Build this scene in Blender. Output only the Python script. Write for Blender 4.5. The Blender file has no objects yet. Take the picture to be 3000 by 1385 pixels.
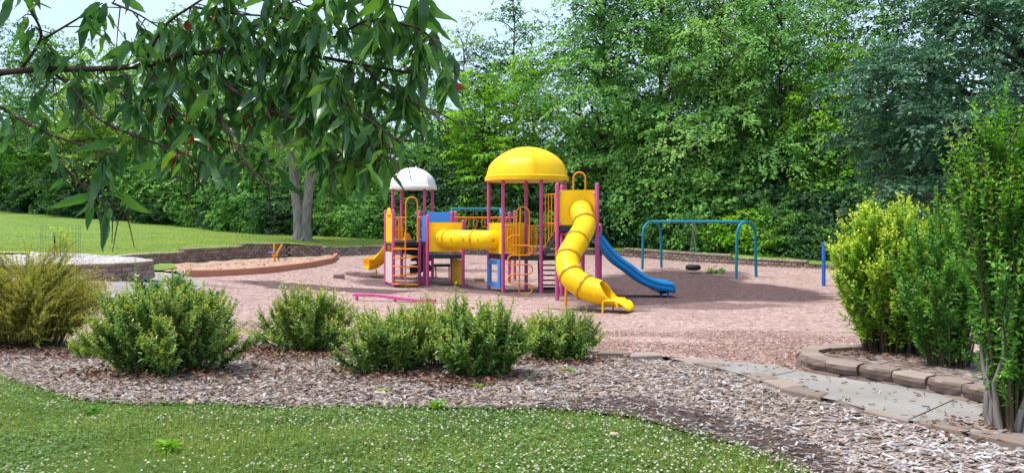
import bpy, math, random
import numpy as np
from mathutils import Vector, Matrix

random.seed(7)
rng = np.random.default_rng(7)
R = math.radians
scene = bpy.context.scene
col = scene.collection

# ------------------------------------------------------------------ camera
F, VH, CZ = 2355.0, 645.0, 1.6            # focal length (photo px), horizon row, eye height
cam_d = bpy.data.cameras.new('camera')
cam = bpy.data.objects.new('camera', cam_d)
col.objects.link(cam)
cam.location = (0, 0, CZ)
cam.rotation_euler = (R(90), 0, 0)
cam_d.sensor_width = 36.0
cam_d.lens = 36.0 * F / 3000.0
cam_d.shift_y = -(692.5 - VH) / 3000.0
cam_d.clip_start = 0.05
cam_d.clip_end = 3000
scene.camera = cam

# ------------------------------------------------------------------ world, sun, exposure
SUN_EL, SUN_AZ = 67.0, 262.0              # azimuth clockwise from +Y: light comes from high on the left
w = bpy.data.worlds.new('World')
scene.world = w
w.use_nodes = True
nt = w.node_tree
for n in list(nt.nodes): nt.nodes.remove(n)
out = nt.nodes.new('ShaderNodeOutputWorld')
bg = nt.nodes.new('ShaderNodeBackground')
sky = nt.nodes.new('ShaderNodeTexSky')
sky.sky_type = 'NISHITA'
sky.sun_disc = False
sky.sun_elevation = R(SUN_EL)
sky.sun_rotation = R(SUN_AZ)
sky.air_density = 1.0
sky.dust_density = 1.5
sky.ozone_density = 1.0
# thin bright cloud cover over the blue
tc = nt.nodes.new('ShaderNodeTexCoord')
mp = nt.nodes.new('ShaderNodeMapping'); mp.inputs['Scale'].default_value = (1, 1, 2.5)
nz = nt.nodes.new('ShaderNodeTexNoise'); nz.inputs['Scale'].default_value = 2.2; nz.inputs['Detail'].default_value = 5
mr = nt.nodes.new('ShaderNodeMapRange')
mr.inputs['From Min'].default_value = 0.25; mr.inputs['From Max'].default_value = 0.75
mr.inputs['To Min'].default_value = 0.35; mr.inputs['To Max'].default_value = 0.9
mx = nt.nodes.new('ShaderNodeMix'); mx.data_type = 'RGBA'
mx.inputs['B'].default_value = (4.5, 5.7, 6.8, 1)
nt.links.new(tc.outputs['Generated'], mp.inputs['Vector'])
nt.links.new(mp.outputs['Vector'], nz.inputs['Vector'])
nt.links.new(nz.outputs['Fac'], mr.inputs['Value'])
nt.links.new(mr.outputs['Result'], mx.inputs['Factor'])
nt.links.new(sky.outputs['Color'], mx.inputs['A'])
nt.links.new(mx.outputs['Result'], bg.inputs['Color'])
bg.inputs['Strength'].default_value = 0.10
nt.links.new(bg.outputs['Background'], out.inputs['Surface'])

sun_d = bpy.data.lights.new('sun', 'SUN')
sun = bpy.data.objects.new('sun', sun_d)
col.objects.link(sun)
sun_d.energy = 2.4
sun_d.angle = R(12)
sun_d.color = (1.0, 0.95, 0.86)
az, el = R(SUN_AZ), R(SUN_EL)
sd = Vector((math.sin(az) * math.cos(el), math.cos(az) * math.cos(el), math.sin(el)))
sun.rotation_euler = (-sd).to_track_quat('-Z', 'Y').to_euler()

vs = scene.view_settings
vs.view_transform = 'Standard'
vs.look = 'None'
vs.gamma = 1.0
vs.use_curve_mapping = False
vs.exposure = 1.05

# ------------------------------------------------------------------ helpers: objects
WL = {}                                   # world location of each parent object


def P(u, v, Y):
    """world point seen at photo pixel (u, v) at depth Y"""
    return Vector(((u - 1500) / F * Y, Y, CZ - (v - VH) / F * Y))


def wl(o):
    return WL.get(o.name, Vector((0, 0, 0)))


def setp(o, label=None, cat=None, group=None, kind=None):
    if label: o['label'] = label
    if cat: o['category'] = cat
    if group: o['group'] = group
    if kind: o['kind'] = kind
    return o


def thing(name, label, cat, loc, group=None, rotz=0):
    o = bpy.data.objects.new(name, None)
    o.empty_display_size = 0.2
    col.objects.link(o)
    o.location = loc
    o.rotation_euler = (0, 0, rotz)
    WL[o.name] = Vector(loc)
    return setp(o, label, cat, group)


def place(name, me, parent=None, loc=(0, 0, 0), rot=(0, 0, 0), scale=(1, 1, 1)):
    o = bpy.data.objects.new(name, me)
    col.objects.link(o)
    loc = Vector(loc)
    WL[o.name] = loc.copy()
    if parent is not None:
        o.parent = parent
        loc = loc - wl(parent)
    o.location = loc
    o.rotation_euler = rot
    o.scale = scale
    return o


def np_mesh(name, V, faces_flat, sizes, mat, tint=None, smooth=False):
    me = bpy.data.meshes.new(name)
    V = np.ascontiguousarray(V, dtype=np.float32)
    faces_flat = np.ascontiguousarray(faces_flat, dtype=np.int32)
    sizes = np.asarray(sizes, dtype=np.int32)
    me.vertices.add(len(V))
    me.vertices.foreach_set('co', V.ravel())
    me.loops.add(len(faces_flat))
    me.loops.foreach_set('vertex_index', faces_flat)
    me.polygons.add(len(sizes))
    starts = np.zeros(len(sizes), np.int32)
    starts[1:] = np.cumsum(sizes)[:-1]
    me.polygons.foreach_set('loop_start', starts)
    me.polygons.foreach_set('use_smooth', np.full(len(sizes), smooth, dtype=bool))
    if tint is not None:
        a = me.attributes.new('tint', 'FLOAT', 'POINT')
        a.data.foreach_set('value', np.ascontiguousarray(tint, dtype=np.float32))
    me.update(calc_edges=True)
    if mat is not None:
        me.materials.append(mat)
    return me


class MB:
    """collects shapes in world coordinates, builds one mesh object"""

    def __init__(s):
        s.v = []
        s.f = []

    def add(s, vs, fs):
        b = len(s.v)
        s.v += [tuple(p) for p in vs]
        s.f += [tuple(i + b for i in f) for f in fs]
        return s

    def box(s, c, size, rz=0.0, rot=None, bev=0.0):
        hx, hy, hz = size[0] / 2, size[1] / 2, size[2] / 2
        m = rot if rot is not None else Matrix.Rotation(rz, 3, 'Z')
        c = Vector(c)
        if bev <= 0:
            pts = [Vector((x, y, z)) for z in (-hz, hz) for x, y in ((-hx, -hy), (hx, -hy), (hx, hy), (-hx, hy))]
            fs = [(3, 2, 1, 0), (4, 5, 6, 7), (0, 1, 5, 4), (1, 2, 6, 5), (2, 3, 7, 6), (3, 0, 4, 7)]
        else:
            b = min(bev, hx * .9, hy * .9, hz * .9)
            pts = []
            for z, k in ((-hz, b), (-hz + b, 0), (hz - b, 0), (hz, b)):
                for x, y in ((-hx + k + b, -hy + k), (hx - k - b, -hy + k), (hx - k, -hy + k + b), (hx - k, hy - k - b),
                             (hx - k - b, hy - k), (-hx + k + b, hy - k), (-hx + k, hy - k - b), (-hx + k, -hy + k + b)):
                    pts.append(Vector((x, y, z)))
            fs = [tuple(range(7, -1, -1)), tuple(range(24, 32))]
            for r in range(3):
                for i in range(8):
                    j = (i + 1) % 8
                    fs.append((r * 8 + i, r * 8 + j, r * 8 + 8 + j, r * 8 + 8 + i))
        return s.add([c + m @ p for p in pts], fs)

    def beam(s, a, b, wdt, hgt):
        """rectangular bar from a to b"""
        a, b = Vector(a), Vector(b)
        d = (b - a)
        L = d.length
        d.normalize()
        up = Vector((0, 0, 1)) if abs(d.z) < .95 else Vector((0, 1, 0))
        sx = d.cross(up).normalized()
        uz = sx.cross(d).normalized()
        m = Matrix((d, sx, uz)).transposed()
        return s.box((a + b) / 2, (L, wdt, hgt), rot=m)

    def tube(s, path, r, segs=10, caps=True, closed=False, up=None):
        pts = [Vector(p) for p in path]
        n = len(pts)
        rs = r if hasattr(r, '__len__') else [r] * n
        T = []
        for i in range(n):
            if closed:
                t = pts[(i + 1) % n] - pts[i - 1]
            else:
                t = pts[min(i + 1, n - 1)] - pts[max(i - 1, 0)]
            T.append(t.normalized() if t.length > 1e-9 else Vector((0, 0, 1)))
        ref = up or (Vector((0, 0, 1)) if abs(T[0].z) < .9 else Vector((1, 0, 0)))
        nrm = (ref - T[0] * ref.dot(T[0])).normalized()
        vs, fs = [], []
        for i in range(n):
            nrm = (nrm - T[i] * nrm.dot(T[i]))
            nrm = nrm.normalized() if nrm.length > 1e-6 else T[i].orthogonal().normalized()
            bn = T[i].cross(nrm)
            for k in range(segs):
                a = 2 * math.pi * k / segs
                vs.append(pts[i] + (nrm * math.cos(a) + bn * math.sin(a)) * rs[i])
        m = n if closed else n - 1
        for i in range(m):
            for k in range(segs):
                k2 = (k + 1) % segs
                i2 = (i + 1) % n
                fs.append((i * segs + k, i * segs + k2, i2 * segs + k2, i2 * segs + k))
        if caps and not closed:
            fs.append(tuple(range(segs - 1, -1, -1)))
            fs.append(tuple((n - 1) * segs + k for k in range(segs)))
        return s.add(vs, fs)

    def prism(s, poly, z0, z1):
        n = len(poly)
        vs = [(x, y, z0) for x, y in poly] + [(x, y, z1) for x, y in poly]
        fs = [tuple(range(n - 1, -1, -1)), tuple(range(n, 2 * n))]
        for i in range(n):
            j = (i + 1) % n
            fs.append((i, j, n + j, n + i))
        return s.add(vs, fs)

    def slab(s, poly3, thick, nrm):
        """extruded 3-D polygon"""
        nrm = Vector(nrm).normalized() * thick
        n = len(poly3)
        vs = [Vector(p) for p in poly3] + [Vector(p) + nrm for p in poly3]
        fs = [tuple(range(n - 1, -1, -1)), tuple(range(n, 2 * n))]
        for i in range(n):
            j = (i + 1) % n
            fs.append((i, j, n + j, n + i))
        return s.add(vs, fs)

    def build(s, name, mat, parent=None, smooth=35, loc=None, tint=None):
        off = Vector(loc) if loc is not None else (wl(parent) if parent else Vector((0, 0, 0)))
        me = bpy.data.meshes.new(name)
        me.from_pydata([(p[0] - off.x, p[1] - off.y, p[2] - off.z) for p in s.v], [], s.f)
        me.update()
        if mat: me.materials.append(mat)
        if smooth:
            me.polygons.foreach_set('use_smooth', [True] * len(me.polygons))
            me.set_sharp_from_angle(angle=R(smooth))
        if tint is not None:
            a = me.attributes.new('tint', 'FLOAT', 'POINT')
            a.data.foreach_set('value', tint)
        return place(name, me, parent, off)


def arc(c, ex, ey, r, a0, a1, n):
    c, ex, ey = Vector(c), Vector(ex), Vector(ey)
    return [c + ex * (r * math.cos(a0 + (a1 - a0) * i / n)) + ey * (r * math.sin(a0 + (a1 - a0) * i / n)) for i in range(n + 1)]


def spline(pts, n):
    """Catmull-Rom through points"""
    p = [Vector(q) for q in pts]
    p = [p[0] * 2 - p[1]] + p + [p[-1] * 2 - p[-2]]
    o = []
    for i in range(1, len(p) - 2):
        for k in range(n):
            t = k / n
            a, b, c, d = p[i - 1], p[i], p[i + 1], p[i + 2]
            o.append(.5 * ((2 * b) + (c - a) * t + (2 * a - 5 * b + 4 * c - d) * t * t + (3 * b - a - 3 * c + d) * t ** 3))
    o.append(p[-2])
    return o


def resample(poly, n):
    p = np.array(poly, float)
    d = np.r_[0, np.cumsum(np.linalg.norm(np.diff(p, axis=0), axis=1))]
    t = np.linspace(0, d[-1], n)
    return np.stack([np.interp(t, d, p[:, k]) for k in range(p.shape[1])], 1)


# ------------------------------------------------------------------ helpers: materials
def new_mat(name):
    m = bpy.data.materials.new(name)
    m.use_nodes = True
    t = m.node_tree
    for n in list(t.nodes): t.nodes.remove(n)
    o = t.nodes.new('ShaderNodeOutputMaterial')
    return m, t, o


def N(t, typ, **kw):
    n = t.nodes.new(typ)
    for k, v in kw.items():
        if k in n.inputs: n.inputs[k].default_value = v
        else: setattr(n, k, v)
    return n


def ramp(t, fac, stops):
    r = t.nodes.new('ShaderNodeValToRGB')
    e = r.color_ramp.elements
    while len(e) < len(stops): e.new(0.5)
    for q, (p, c) in zip(e, stops):
        q.position = p
        q.color = (*c, 1)
    t.links.new(fac, r.inputs['Fac'])
    return r.outputs['Color']


def mixc(t, fac, a, b, mode='MIX'):
    m = t.nodes.new('ShaderNodeMix')
    m.data_type = 'RGBA'
    m.blend_type = mode
    for sock, val in (('Factor', fac), ('A', a), ('B', b)):
        if isinstance(val, (int, float)): m.inputs[sock].default_value = val
        elif isinstance(val, tuple): m.inputs[sock].default_value = (*val, 1) if len(val) == 3 else val
        else: t.links.new(val, m.inputs[sock])
    return m.outputs['Result']


def math_n(t, op, a, b=None):
    m = t.nodes.new('ShaderNodeMath')
    m.operation = op
    for i, val in enumerate((a, b)):
        if val is None: continue
        if isinstance(val, (int, float)): m.inputs[i].default_value = val
        else: t.links.new(val, m.inputs[i])
    return m.outputs['Value']


def pos_n(t):
    return t.nodes.new('ShaderNodeNewGeometry').outputs['Position']


def noise(t, vec, scale, detail=3, rough=.55):
    n = N(t, 'ShaderNodeTexNoise', Scale=scale, Detail=detail, Roughness=rough)
    if vec is not None: t.links.new(vec, n.inputs['Vector'])
    return n.outputs['Fac']


def maprange(t, v, a, b, c=0.0, d=1.0):
    n = N(t, 'ShaderNodeMapRange')
    n.inputs['From Min'].default_value = a
    n.inputs['From Max'].default_value = b
    n.inputs['To Min'].default_value = c
    n.inputs['To Max'].default_value = d
    t.links.new(v, n.inputs['Value'])
    return n.outputs['Result']


def bump(t, h, strength=.4, dist=.02):
    b = N(t, 'ShaderNodeBump', Strength=strength, Distance=dist)
    t.links.new(h, b.inputs['Height'])
    return b.outputs['Normal']


def principled(t, o, color, rough=.5, spec=.5, normal=None):
    p = N(t, 'ShaderNodeBsdfPrincipled')
    if isinstance(color, tuple): p.inputs['Base Color'].default_value = (*color, 1)
    else: t.links.new(color, p.inputs['Base Color'])
    if isinstance(rough, (int, float)): p.inputs['Roughness'].default_value = rough
    else: t.links.new(rough, p.inputs['Roughness'])
    p.inputs['Specular IOR Level'].default_value = spec
    if normal is not None: t.links.new(normal, p.inputs['Normal'])
    t.links.new(p.outputs['BSDF'], o.inputs['Surface'])
    return p


def paint_mat(name, c, rough=.4, spec=.4, var=.12, grime=.25, dirt=(.25, .18, .14)):
    """moulded plastic or coated steel with slight fading and dust"""
    m, t, o = new_mat(name)
    pos = pos_n(t)
    n1 = noise(t, pos, 2.2, 4)
    n2 = noise(t, pos, 23, 4)
    c2 = tuple(min(1, x * (1 - var)) for x in c)
    base = mixc(t, maprange(t, n1, .35, .65), c, c2)
    g = math_n(t, 'MULTIPLY', maprange(t, n2, .56, .8), grime)
    base = mixc(t, g, base, dirt)
    principled(t, o, base, maprange(t, n1, .3, .7, rough - .06, rough + .1), spec, bump(t, n2, .06, .004))
    return m


def leaf_mat(name, stops, trans=.3, rough=.5, spec=.3, gain=1.6, big=.35):
    """leaf colour varies leaf by leaf (tint) and plant by plant, translucent"""
    m, t, o = new_mat(name)
    at = N(t, 'ShaderNodeAttribute', attribute_name='tint')
    oi = t.nodes.new('ShaderNodeObjectInfo')
    f = math_n(t, 'ADD', at.outputs['Fac'], math_n(t, 'MULTIPLY', math_n(t, 'SUBTRACT', oi.outputs['Random'], .5), .12))
    nn = noise(t, pos_n(t), big, 2)
    f = math_n(t, 'ADD', f, maprange(t, nn, .3, .7, -.15, .15))
    c = ramp(t, f, [(q_, tuple(min(.9, k_ * gain) for k_ in c_)) for q_, c_ in stops])
    p = N(t, 'ShaderNodeBsdfPrincipled')
    t.links.new(c, p.inputs['Base Color'])
    p.inputs['Roughness'].default_value = rough
    p.inputs['Specular IOR Level'].default_value = spec
    tr = t.nodes.new('ShaderNodeBsdfTranslucent')
    hs = N(t, 'ShaderNodeHueSaturation', Hue=.485, Saturation=1.15, Value=1.35)
    t.links.new(c, hs.inputs['Color'])
    t.links.new(hs.outputs['Color'], tr.inputs['Color'])
    mxs = t.nodes.new('ShaderNodeMixShader')
    mxs.inputs['Fac'].default_value = trans
    t.links.new(p.outputs['BSDF'], mxs.inputs[1])
    t.links.new(tr.outputs['BSDF'], mxs.inputs[2])
    t.links.new(mxs.outputs['Shader'], o.inputs['Surface'])
    return m


def tint_mat(name, stops, rough=.85, spec=.15):
    m, t, o = new_mat(name)
    at = N(t, 'ShaderNodeAttribute', attribute_name='tint')
    principled(t, o, ramp(t, at.outputs['Fac'], stops), rough, spec)
    return m


def bark_mat(name, c1, c2, scale=9):
    m, t, o = new_mat(name)
    mpn = N(t, 'ShaderNodeMapping')
    mpn.inputs['Scale'].default_value = (1, 1, .22)
    t.links.new(pos_n(t), mpn.inputs['Vector'])
    n1 = noise(t, mpn.outputs['Vector'], scale, 6, .65)
    c = ramp(t, n1, [(.3, c1), (.68, c2)])
    principled(t, o, c, .9, .15, bump(t, n1, .8, .05))
    return m


def block_mat(name, c1, c2):
    m, t, o = new_mat(name)
    pos = pos_n(t)
    oi = t.nodes.new('ShaderNodeObjectInfo')
    n1 = noise(t, pos, 6, 5)
    n2 = noise(t, pos, 55, 4, .7)
    f = math_n(t, 'ADD', math_n(t, 'MULTIPLY', oi.outputs['Random'], .6), math_n(t, 'MULTIPLY', n1, .5))
    c = ramp(t, f, [(.15, c1), (.85, c2)])
    c = mixc(t, maprange(t, n2, .55, .75, 0, .35), c, (.10, .07, .06))
    principled(t, o, c, .92, .15, bump(t, n2, .5, .012))
    return m


M = {}
M['pink'] = paint_mat('pink_paint', (.60, .095, .27), .45, .3, .18, .3)
M['yellow'] = paint_mat('yellow_plastic', (.95, .565, .002), .42, .25, .12, .22)
M['yellow_deep'] = paint_mat('amber_plastic', (.90, .43, .004), .42, .25, .1, .15)
M['amber_dark'] = paint_mat('amber_recess', (.62, .22, .008), .5, .3, .1, .2)
M['orange'] = paint_mat('orange_paint', (.86, .29, .015), .45, .3, .1, .2)
M['white'] = paint_mat('white_plastic', (.82, .79, .78), .4, .35, .05, .1)
M['blue'] = paint_mat('blue_plastic', (.002, .215, .58), .36, .35, .15, .12)
M['sky_blue'] = paint_mat('light_blue_plastic', (.06, .26, .72), .4, .4, .12, .15)
M['teal'] = paint_mat('teal_paint', (.004, .20, .29), .42, .35, .15, .2)
M['post_blue'] = paint_mat('blue_paint', (.02, .12, .50), .4, .45, .12, .2)
M['deck'] = paint_mat('dark_coated_deck', (.045, .047, .055), .6, .3, .2, .35)
M['black'] = paint_mat('black_plastic', (.016, .017, .02), .55, .3, .2, .3)
M['rubber'] = paint_mat('tyre_rubber', (.012, .012, .014), .7, .3, .2, .4)
M['steel'] = paint_mat('chain_steel', (.22, .22, .23), .45, .5, .2, .4)
M['flange'] = paint_mat('flange_orange', (.66, .33, .012), .45, .35, .1, .3)
M['clamp'] = paint_mat('pale_pink_clamp', (.60, .26, .38), .5, .35, .1, .3)
M['terracotta'] = paint_mat('terracotta_plastic', (.46, .19, .125), .75, .2, .15, .4, (.4, .28, .2))
M['bark_grey'] = bark_mat('grey_bark', (.13, .11, .10), (.34, .30, .29), 7)
M['bark_dark'] = bark_mat('dark_bark', (.025, .02, .017), (.09, .07, .06), 9)
M['twig'] = bark_mat('twig_bark', (.035, .022, .016), (.11, .075, .055), 30)
M['stem'] = bark_mat('stem_bark', (.06, .045, .03), (.16, .12, .07), 30)
M['block'] = block_mat('concrete_block', (.165, .115, .095), (.33, .255, .225))
M['block_near'] = block_mat('near_concrete_block', (.12, .085, .07), (.24, .175, .15))
M['paver'] = block_mat('tan_paver_block', (.20, .15, .125), (.34, .27, .235))
M['cap'] = block_mat('pale_cap_block', (.36, .27, .235), (.50, .40, .36))

# leaf palettes
M['l_locust'] = leaf_mat('locust_leaf', [(0, (.020, .075, .020)), (.5, (.078, .19, .044)), (1, (.19, .345, .075))], .22, .6, .2)
M['l_pale'] = leaf_mat('pale_green_leaf', [(0, (.028, .085, .024)), (.5, (.11, .225, .05)), (1, (.25, .385, .09))], .22, .6, .2)
M['l_mid'] = leaf_mat('mid_green_leaf', [(0, (.02, .07, .016)), (.5, (.06, .155, .028)), (1, (.15, .28, .05))], .22, .6, .2)
M['l_lime'] = leaf_mat('lime_green_leaf', [(0, (.05, .14, .012)), (.5, (.12, .27, .018)), (1, (.25, .42, .03))], .28, .6, .2)
M['l_dark'] = leaf_mat('dark_green_leaf', [(0, (.012, .042, .018)), (.5, (.028, .08, .03)), (1, (.065, .145, .05))], .18, .6, .2, gain=1.15)
M['l_oak'] = leaf_mat('blue_green_oak_leaf', [(0, (.018, .055, .03)), (.5, (.042, .105, .055)), (1, (.10, .19, .09))], .22, .42, .45)
M['l_olive'] = leaf_mat('yellow_green_leaf', [(0, (.06, .12, .02)), (.5, (.14, .24, .035)), (1, (.27, .36, .06))], .3)

# ------------------------------------------------------------------ terrain
class RBF:
    def __init__(s, pts):
        p = np.array(pts, float)
        s.p = p[:, :2]
        n = len(p)
        d = np.linalg.norm(s.p[:, None] - s.p[None], axis=2)
        A = np.zeros((n + 1, n + 1))
        A[:n, :n] = np.sqrt(d * d + 1.0) + np.eye(n) * .02
        A[:n, n] = 1
        A[n, :n] = 1
        s.w = np.linalg.solve(A, np.r_[p[:, 2], 0])

    def __call__(s, X, Y):
        X = np.asarray(X, float)
        q = np.stack([X.ravel(), np.asarray(Y, float).ravel()], 1)
        o = np.empty(len(q))
        for i in range(0, len(q), 20000):
            d = np.linalg.norm(q[i:i + 20000, None] - s.p[None], axis=2)
            o[i:i + 20000] = np.sqrt(d * d + 1.0) @ s.w[:-1] + s.w[-1]
        return o.reshape(X.shape)


def pp(*a):
    return [tuple(P(u, v, Y)) for u, v, Y in a]


low_pts = [(x, y, 0) for x in (-30, -15, -7, -3.5, 0, 3.5, 7, 15, 30) for y in (-8, 0, 4, 6.5, 8)]
low_pts += [(x, 10.0, -.12) for x in (-4, -1, 1.5, 4, 8)]
low_pts += [(x, 13.5, -.42) for x in (-4, -1, 2, 5, 9)]
low_pts += [(x, y, -.83) for x in (-3, 0, 3, 7, 11) for y in (18, )]
low_pts += [(x, y, -.87) for x in (-4.6, -2.5, 0, 2.5, 5, 8, 11) for y in (21, 25, 29, 33)]
low_pts += pp((380, 835, 22), (640, 850, 24.5), (545, 812, 28), (700, 808, 29.5), (800, 799, 31), (985, 766, 37), (805, 772, 35.5),
              (310, 790, 29), (600, 768, 37), (850, 757, 43), (1000, 752, 43.5), (1130, 748, 44), (1400, 768, 41), (1750, 749, 47),
              (2003, 769, 43), (2400, 790, 37), (2700, 815, 32), (700, 775, 36))
low_pts += [(-12, 15, -.05), (-9, 15, -.15), (-20, 20, .1), (-30, 25, .5), (20, 20, -.5), (20, 30, -.6), (35, 25, -.3)]
zlow = RBF(low_pts)

up_pts = pp((310, 763, 27.5), (600, 735, 36), (850, 712, 43), (1000, 727, 43.8), (1130, 724, 44.3), (1500, 727, 46), (1750, 730, 47.3),
            (2003, 742, 43.3), (2400, 773, 37.3), (890, 704, 47.5), (1100, 697, 54), (800, 683, 60), (400, 645, 70), (0, 615, 80),
            (200, 700, 45), (100, 740, 27), (-100, 740, 27), (-300, 740, 25), (400, 690, 50), (1500, 705, 52), (1900, 715, 49), (2400, 745, 43))
up_pts += [(-60, 80, 3.4), (-45, 120, 4.0), (0, 120, 1.5), (40, 120, .5), (25, 30, -.35), (40, 28, -.3), (30, 60, .1), (-40, 24, .6)]
zup = RBF(up_pts)


def G(x, y):
    return float(zlow(np.array([x]), np.array([y]))[0])


def GU(x, y):
    return float(zup(np.array([x]), np.array([y]))[0])


def sheet(name, A, B, mat, zf, off, na=80, nb=30, jit=0.0, kind='structure', disp=None):
    """ruled surface between plan polylines A and B, following height function zf"""
    a, b = resample(A, na), resample(B, na)
    if jit:
        k = np.arange(na)
        for q in (a, b):
            q[1:-1] += np.stack([np.convolve(rng.normal(0, jit, na), [.3, .4, .3], 'same') for _ in (0, 1)], 1)[1:-1]
    t = np.linspace(0, 1, nb)[:, None, None]
    XY = (a[None] * (1 - t) + b[None] * t).reshape(-1, 2)
    Z = zf(XY[:, 0], XY[:, 1]) + off
    if disp is not None: Z = Z + disp(XY[:, 0], XY[:, 1])
    V = np.c_[XY, Z]
    i = np.arange(nb - 1)[:, None] * na + np.arange(na - 1)[None]
    i = i.ravel()
    fl = np.stack([i, i + 1, i + 1 + na, i + na], 1)
    # keep faces pointing up
    p0, p1, p3 = V[fl[0, 0]], V[fl[0, 1]], V[fl[0, 3]]
    if np.cross(p1 - p0, p3 - p0)[2] < 0: fl = fl[:, ::-1]
    me = np_mesh(name, V, fl.ravel(), np.full(len(fl), 4), mat, smooth=True)
    o = place(name, me)
    return setp(o, kind=kind)


def uv(*a, Y=None):
    """plan points from photo pixels lying on the low ground (solved by iteration)"""
    res = []
    for u, v in a:
        y = 8.0
        for _ in range(40):
            x = (u - 1500) / F * y
            z = G(x, y)
            y = .5 * y + .5 * max(1.0, F * (CZ - z) / (v - VH))
        res.append(((u - 1500) / F * y, y))
    return res


# ---- ground materials
def grass_ground(name, c1, c2, c3):
    m, t, o = new_mat(name)
    pos = pos_n(t)
    n1 = noise(t, pos, .45, 6, .7)
    n2 = noise(t, pos, 5, 6, .75)
    n3 = noise(t, pos, 45, 3, .7)
    c = mixc(t, maprange(t, n1, .35, .65), c1, c2)
    c = mixc(t, maprange(t, n2, .4, .75, 0, .8), c, c3)
    c = mixc(t, maprange(t, n3, .45, .75, 0, .5), c, (.03, .06, .012))
    principled(t, o, c, .9, .1, bump(t, n2, .6, .05))
    return m


def chips_mat(name, stops, scale, dark=None, masks=(), stain=(.06, .04, .042)):
    """wood chips: voronoi flakes with a colour each; damp bare patches by mask ellipses (x, y, rx, ry, angle, strength)"""
    m, t, o = new_mat(name)
    pos = pos_n(t)
    wn = N(t, 'ShaderNodeTexNoise', Scale=2.5, Detail=2.0)
    t.links.new(pos, wn.inputs['Vector'])
    vm = N(t, 'ShaderNodeVectorMath', operation='MULTIPLY_ADD')
    vm.inputs[1].default_value = (.5, .5, .5)
    t.links.new(wn.outputs['Color'], vm.inputs[0])
    t.links.new(pos, vm.inputs[2])
    outs = []
    for k, (sx, sy, rot) in enumerate(((1, .34, .5), (.36, 1, .2), (.8, .5, -.7))):
        mpn = N(t, 'ShaderNodeMapping')
        mpn.inputs['Scale'].default_value = (sx, sy, 1)
        mpn.inputs['Rotation'].default_value = (0, 0, rot)
        mpn.inputs['Location'].default_value = (k * 7.3, k * 3.1, 0)
        t.links.new(vm.outputs['Vector'], mpn.inputs['Vector'])
        vo = N(t, 'ShaderNodeTexVoronoi', Scale=scale)
        t.links.new(mpn.outputs['Vector'], vo.inputs['Vector'])
        sp = N(t, 'ShaderNodeSeparateColor')
        t.links.new(vo.outputs['Color'], sp.inputs['Color'])
        outs.append((sp, vo.outputs['Distance']))
    sel = maprange(t, noise(t, pos, scale * .6, 1), .45, .55)
    f = t.nodes.new('ShaderNodeMix')
    t.links.new(sel, f.inputs['Factor'])
    t.links.new(outs[0][0].outputs[0], f.inputs['A'])
    t.links.new(outs[1][0].outputs[0], f.inputs['B'])
    f2 = math_n(t, 'ADD', math_n(t, 'MULTIPLY', f.outputs['Result'], .68), math_n(t, 'MULTIPLY', outs[2][0].outputs[1], .32))
    c = ramp(t, f2, stops)
    big = noise(t, pos, .5, 4)
    c = mixc(t, maprange(t, big, .35, .7, 0, .35), c, tuple(x * .7 for x in stops[2][1]))
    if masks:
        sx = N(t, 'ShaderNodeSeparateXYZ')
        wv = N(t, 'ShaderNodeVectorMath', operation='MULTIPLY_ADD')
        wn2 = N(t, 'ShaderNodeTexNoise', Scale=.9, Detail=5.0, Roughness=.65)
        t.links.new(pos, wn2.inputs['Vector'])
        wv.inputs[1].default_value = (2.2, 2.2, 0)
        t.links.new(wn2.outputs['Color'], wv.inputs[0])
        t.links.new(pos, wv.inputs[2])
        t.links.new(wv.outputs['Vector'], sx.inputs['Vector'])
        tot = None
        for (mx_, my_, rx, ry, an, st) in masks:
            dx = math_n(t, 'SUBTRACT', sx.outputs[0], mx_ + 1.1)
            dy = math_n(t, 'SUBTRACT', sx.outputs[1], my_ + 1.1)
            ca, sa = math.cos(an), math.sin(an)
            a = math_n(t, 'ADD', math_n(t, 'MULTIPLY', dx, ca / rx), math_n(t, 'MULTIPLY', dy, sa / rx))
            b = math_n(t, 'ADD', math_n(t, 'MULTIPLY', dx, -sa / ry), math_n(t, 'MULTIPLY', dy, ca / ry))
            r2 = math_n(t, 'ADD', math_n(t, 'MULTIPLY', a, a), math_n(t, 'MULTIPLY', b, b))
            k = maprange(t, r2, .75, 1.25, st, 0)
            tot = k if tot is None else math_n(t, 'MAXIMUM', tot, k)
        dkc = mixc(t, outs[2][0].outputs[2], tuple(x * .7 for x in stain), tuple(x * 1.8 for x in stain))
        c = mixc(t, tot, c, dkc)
    h = math_n(t, 'MULTIPLY', f2, 1.0)
    principled(t, o, c, .93, .1, bump(t, h, .9, .03))
    return m


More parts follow.
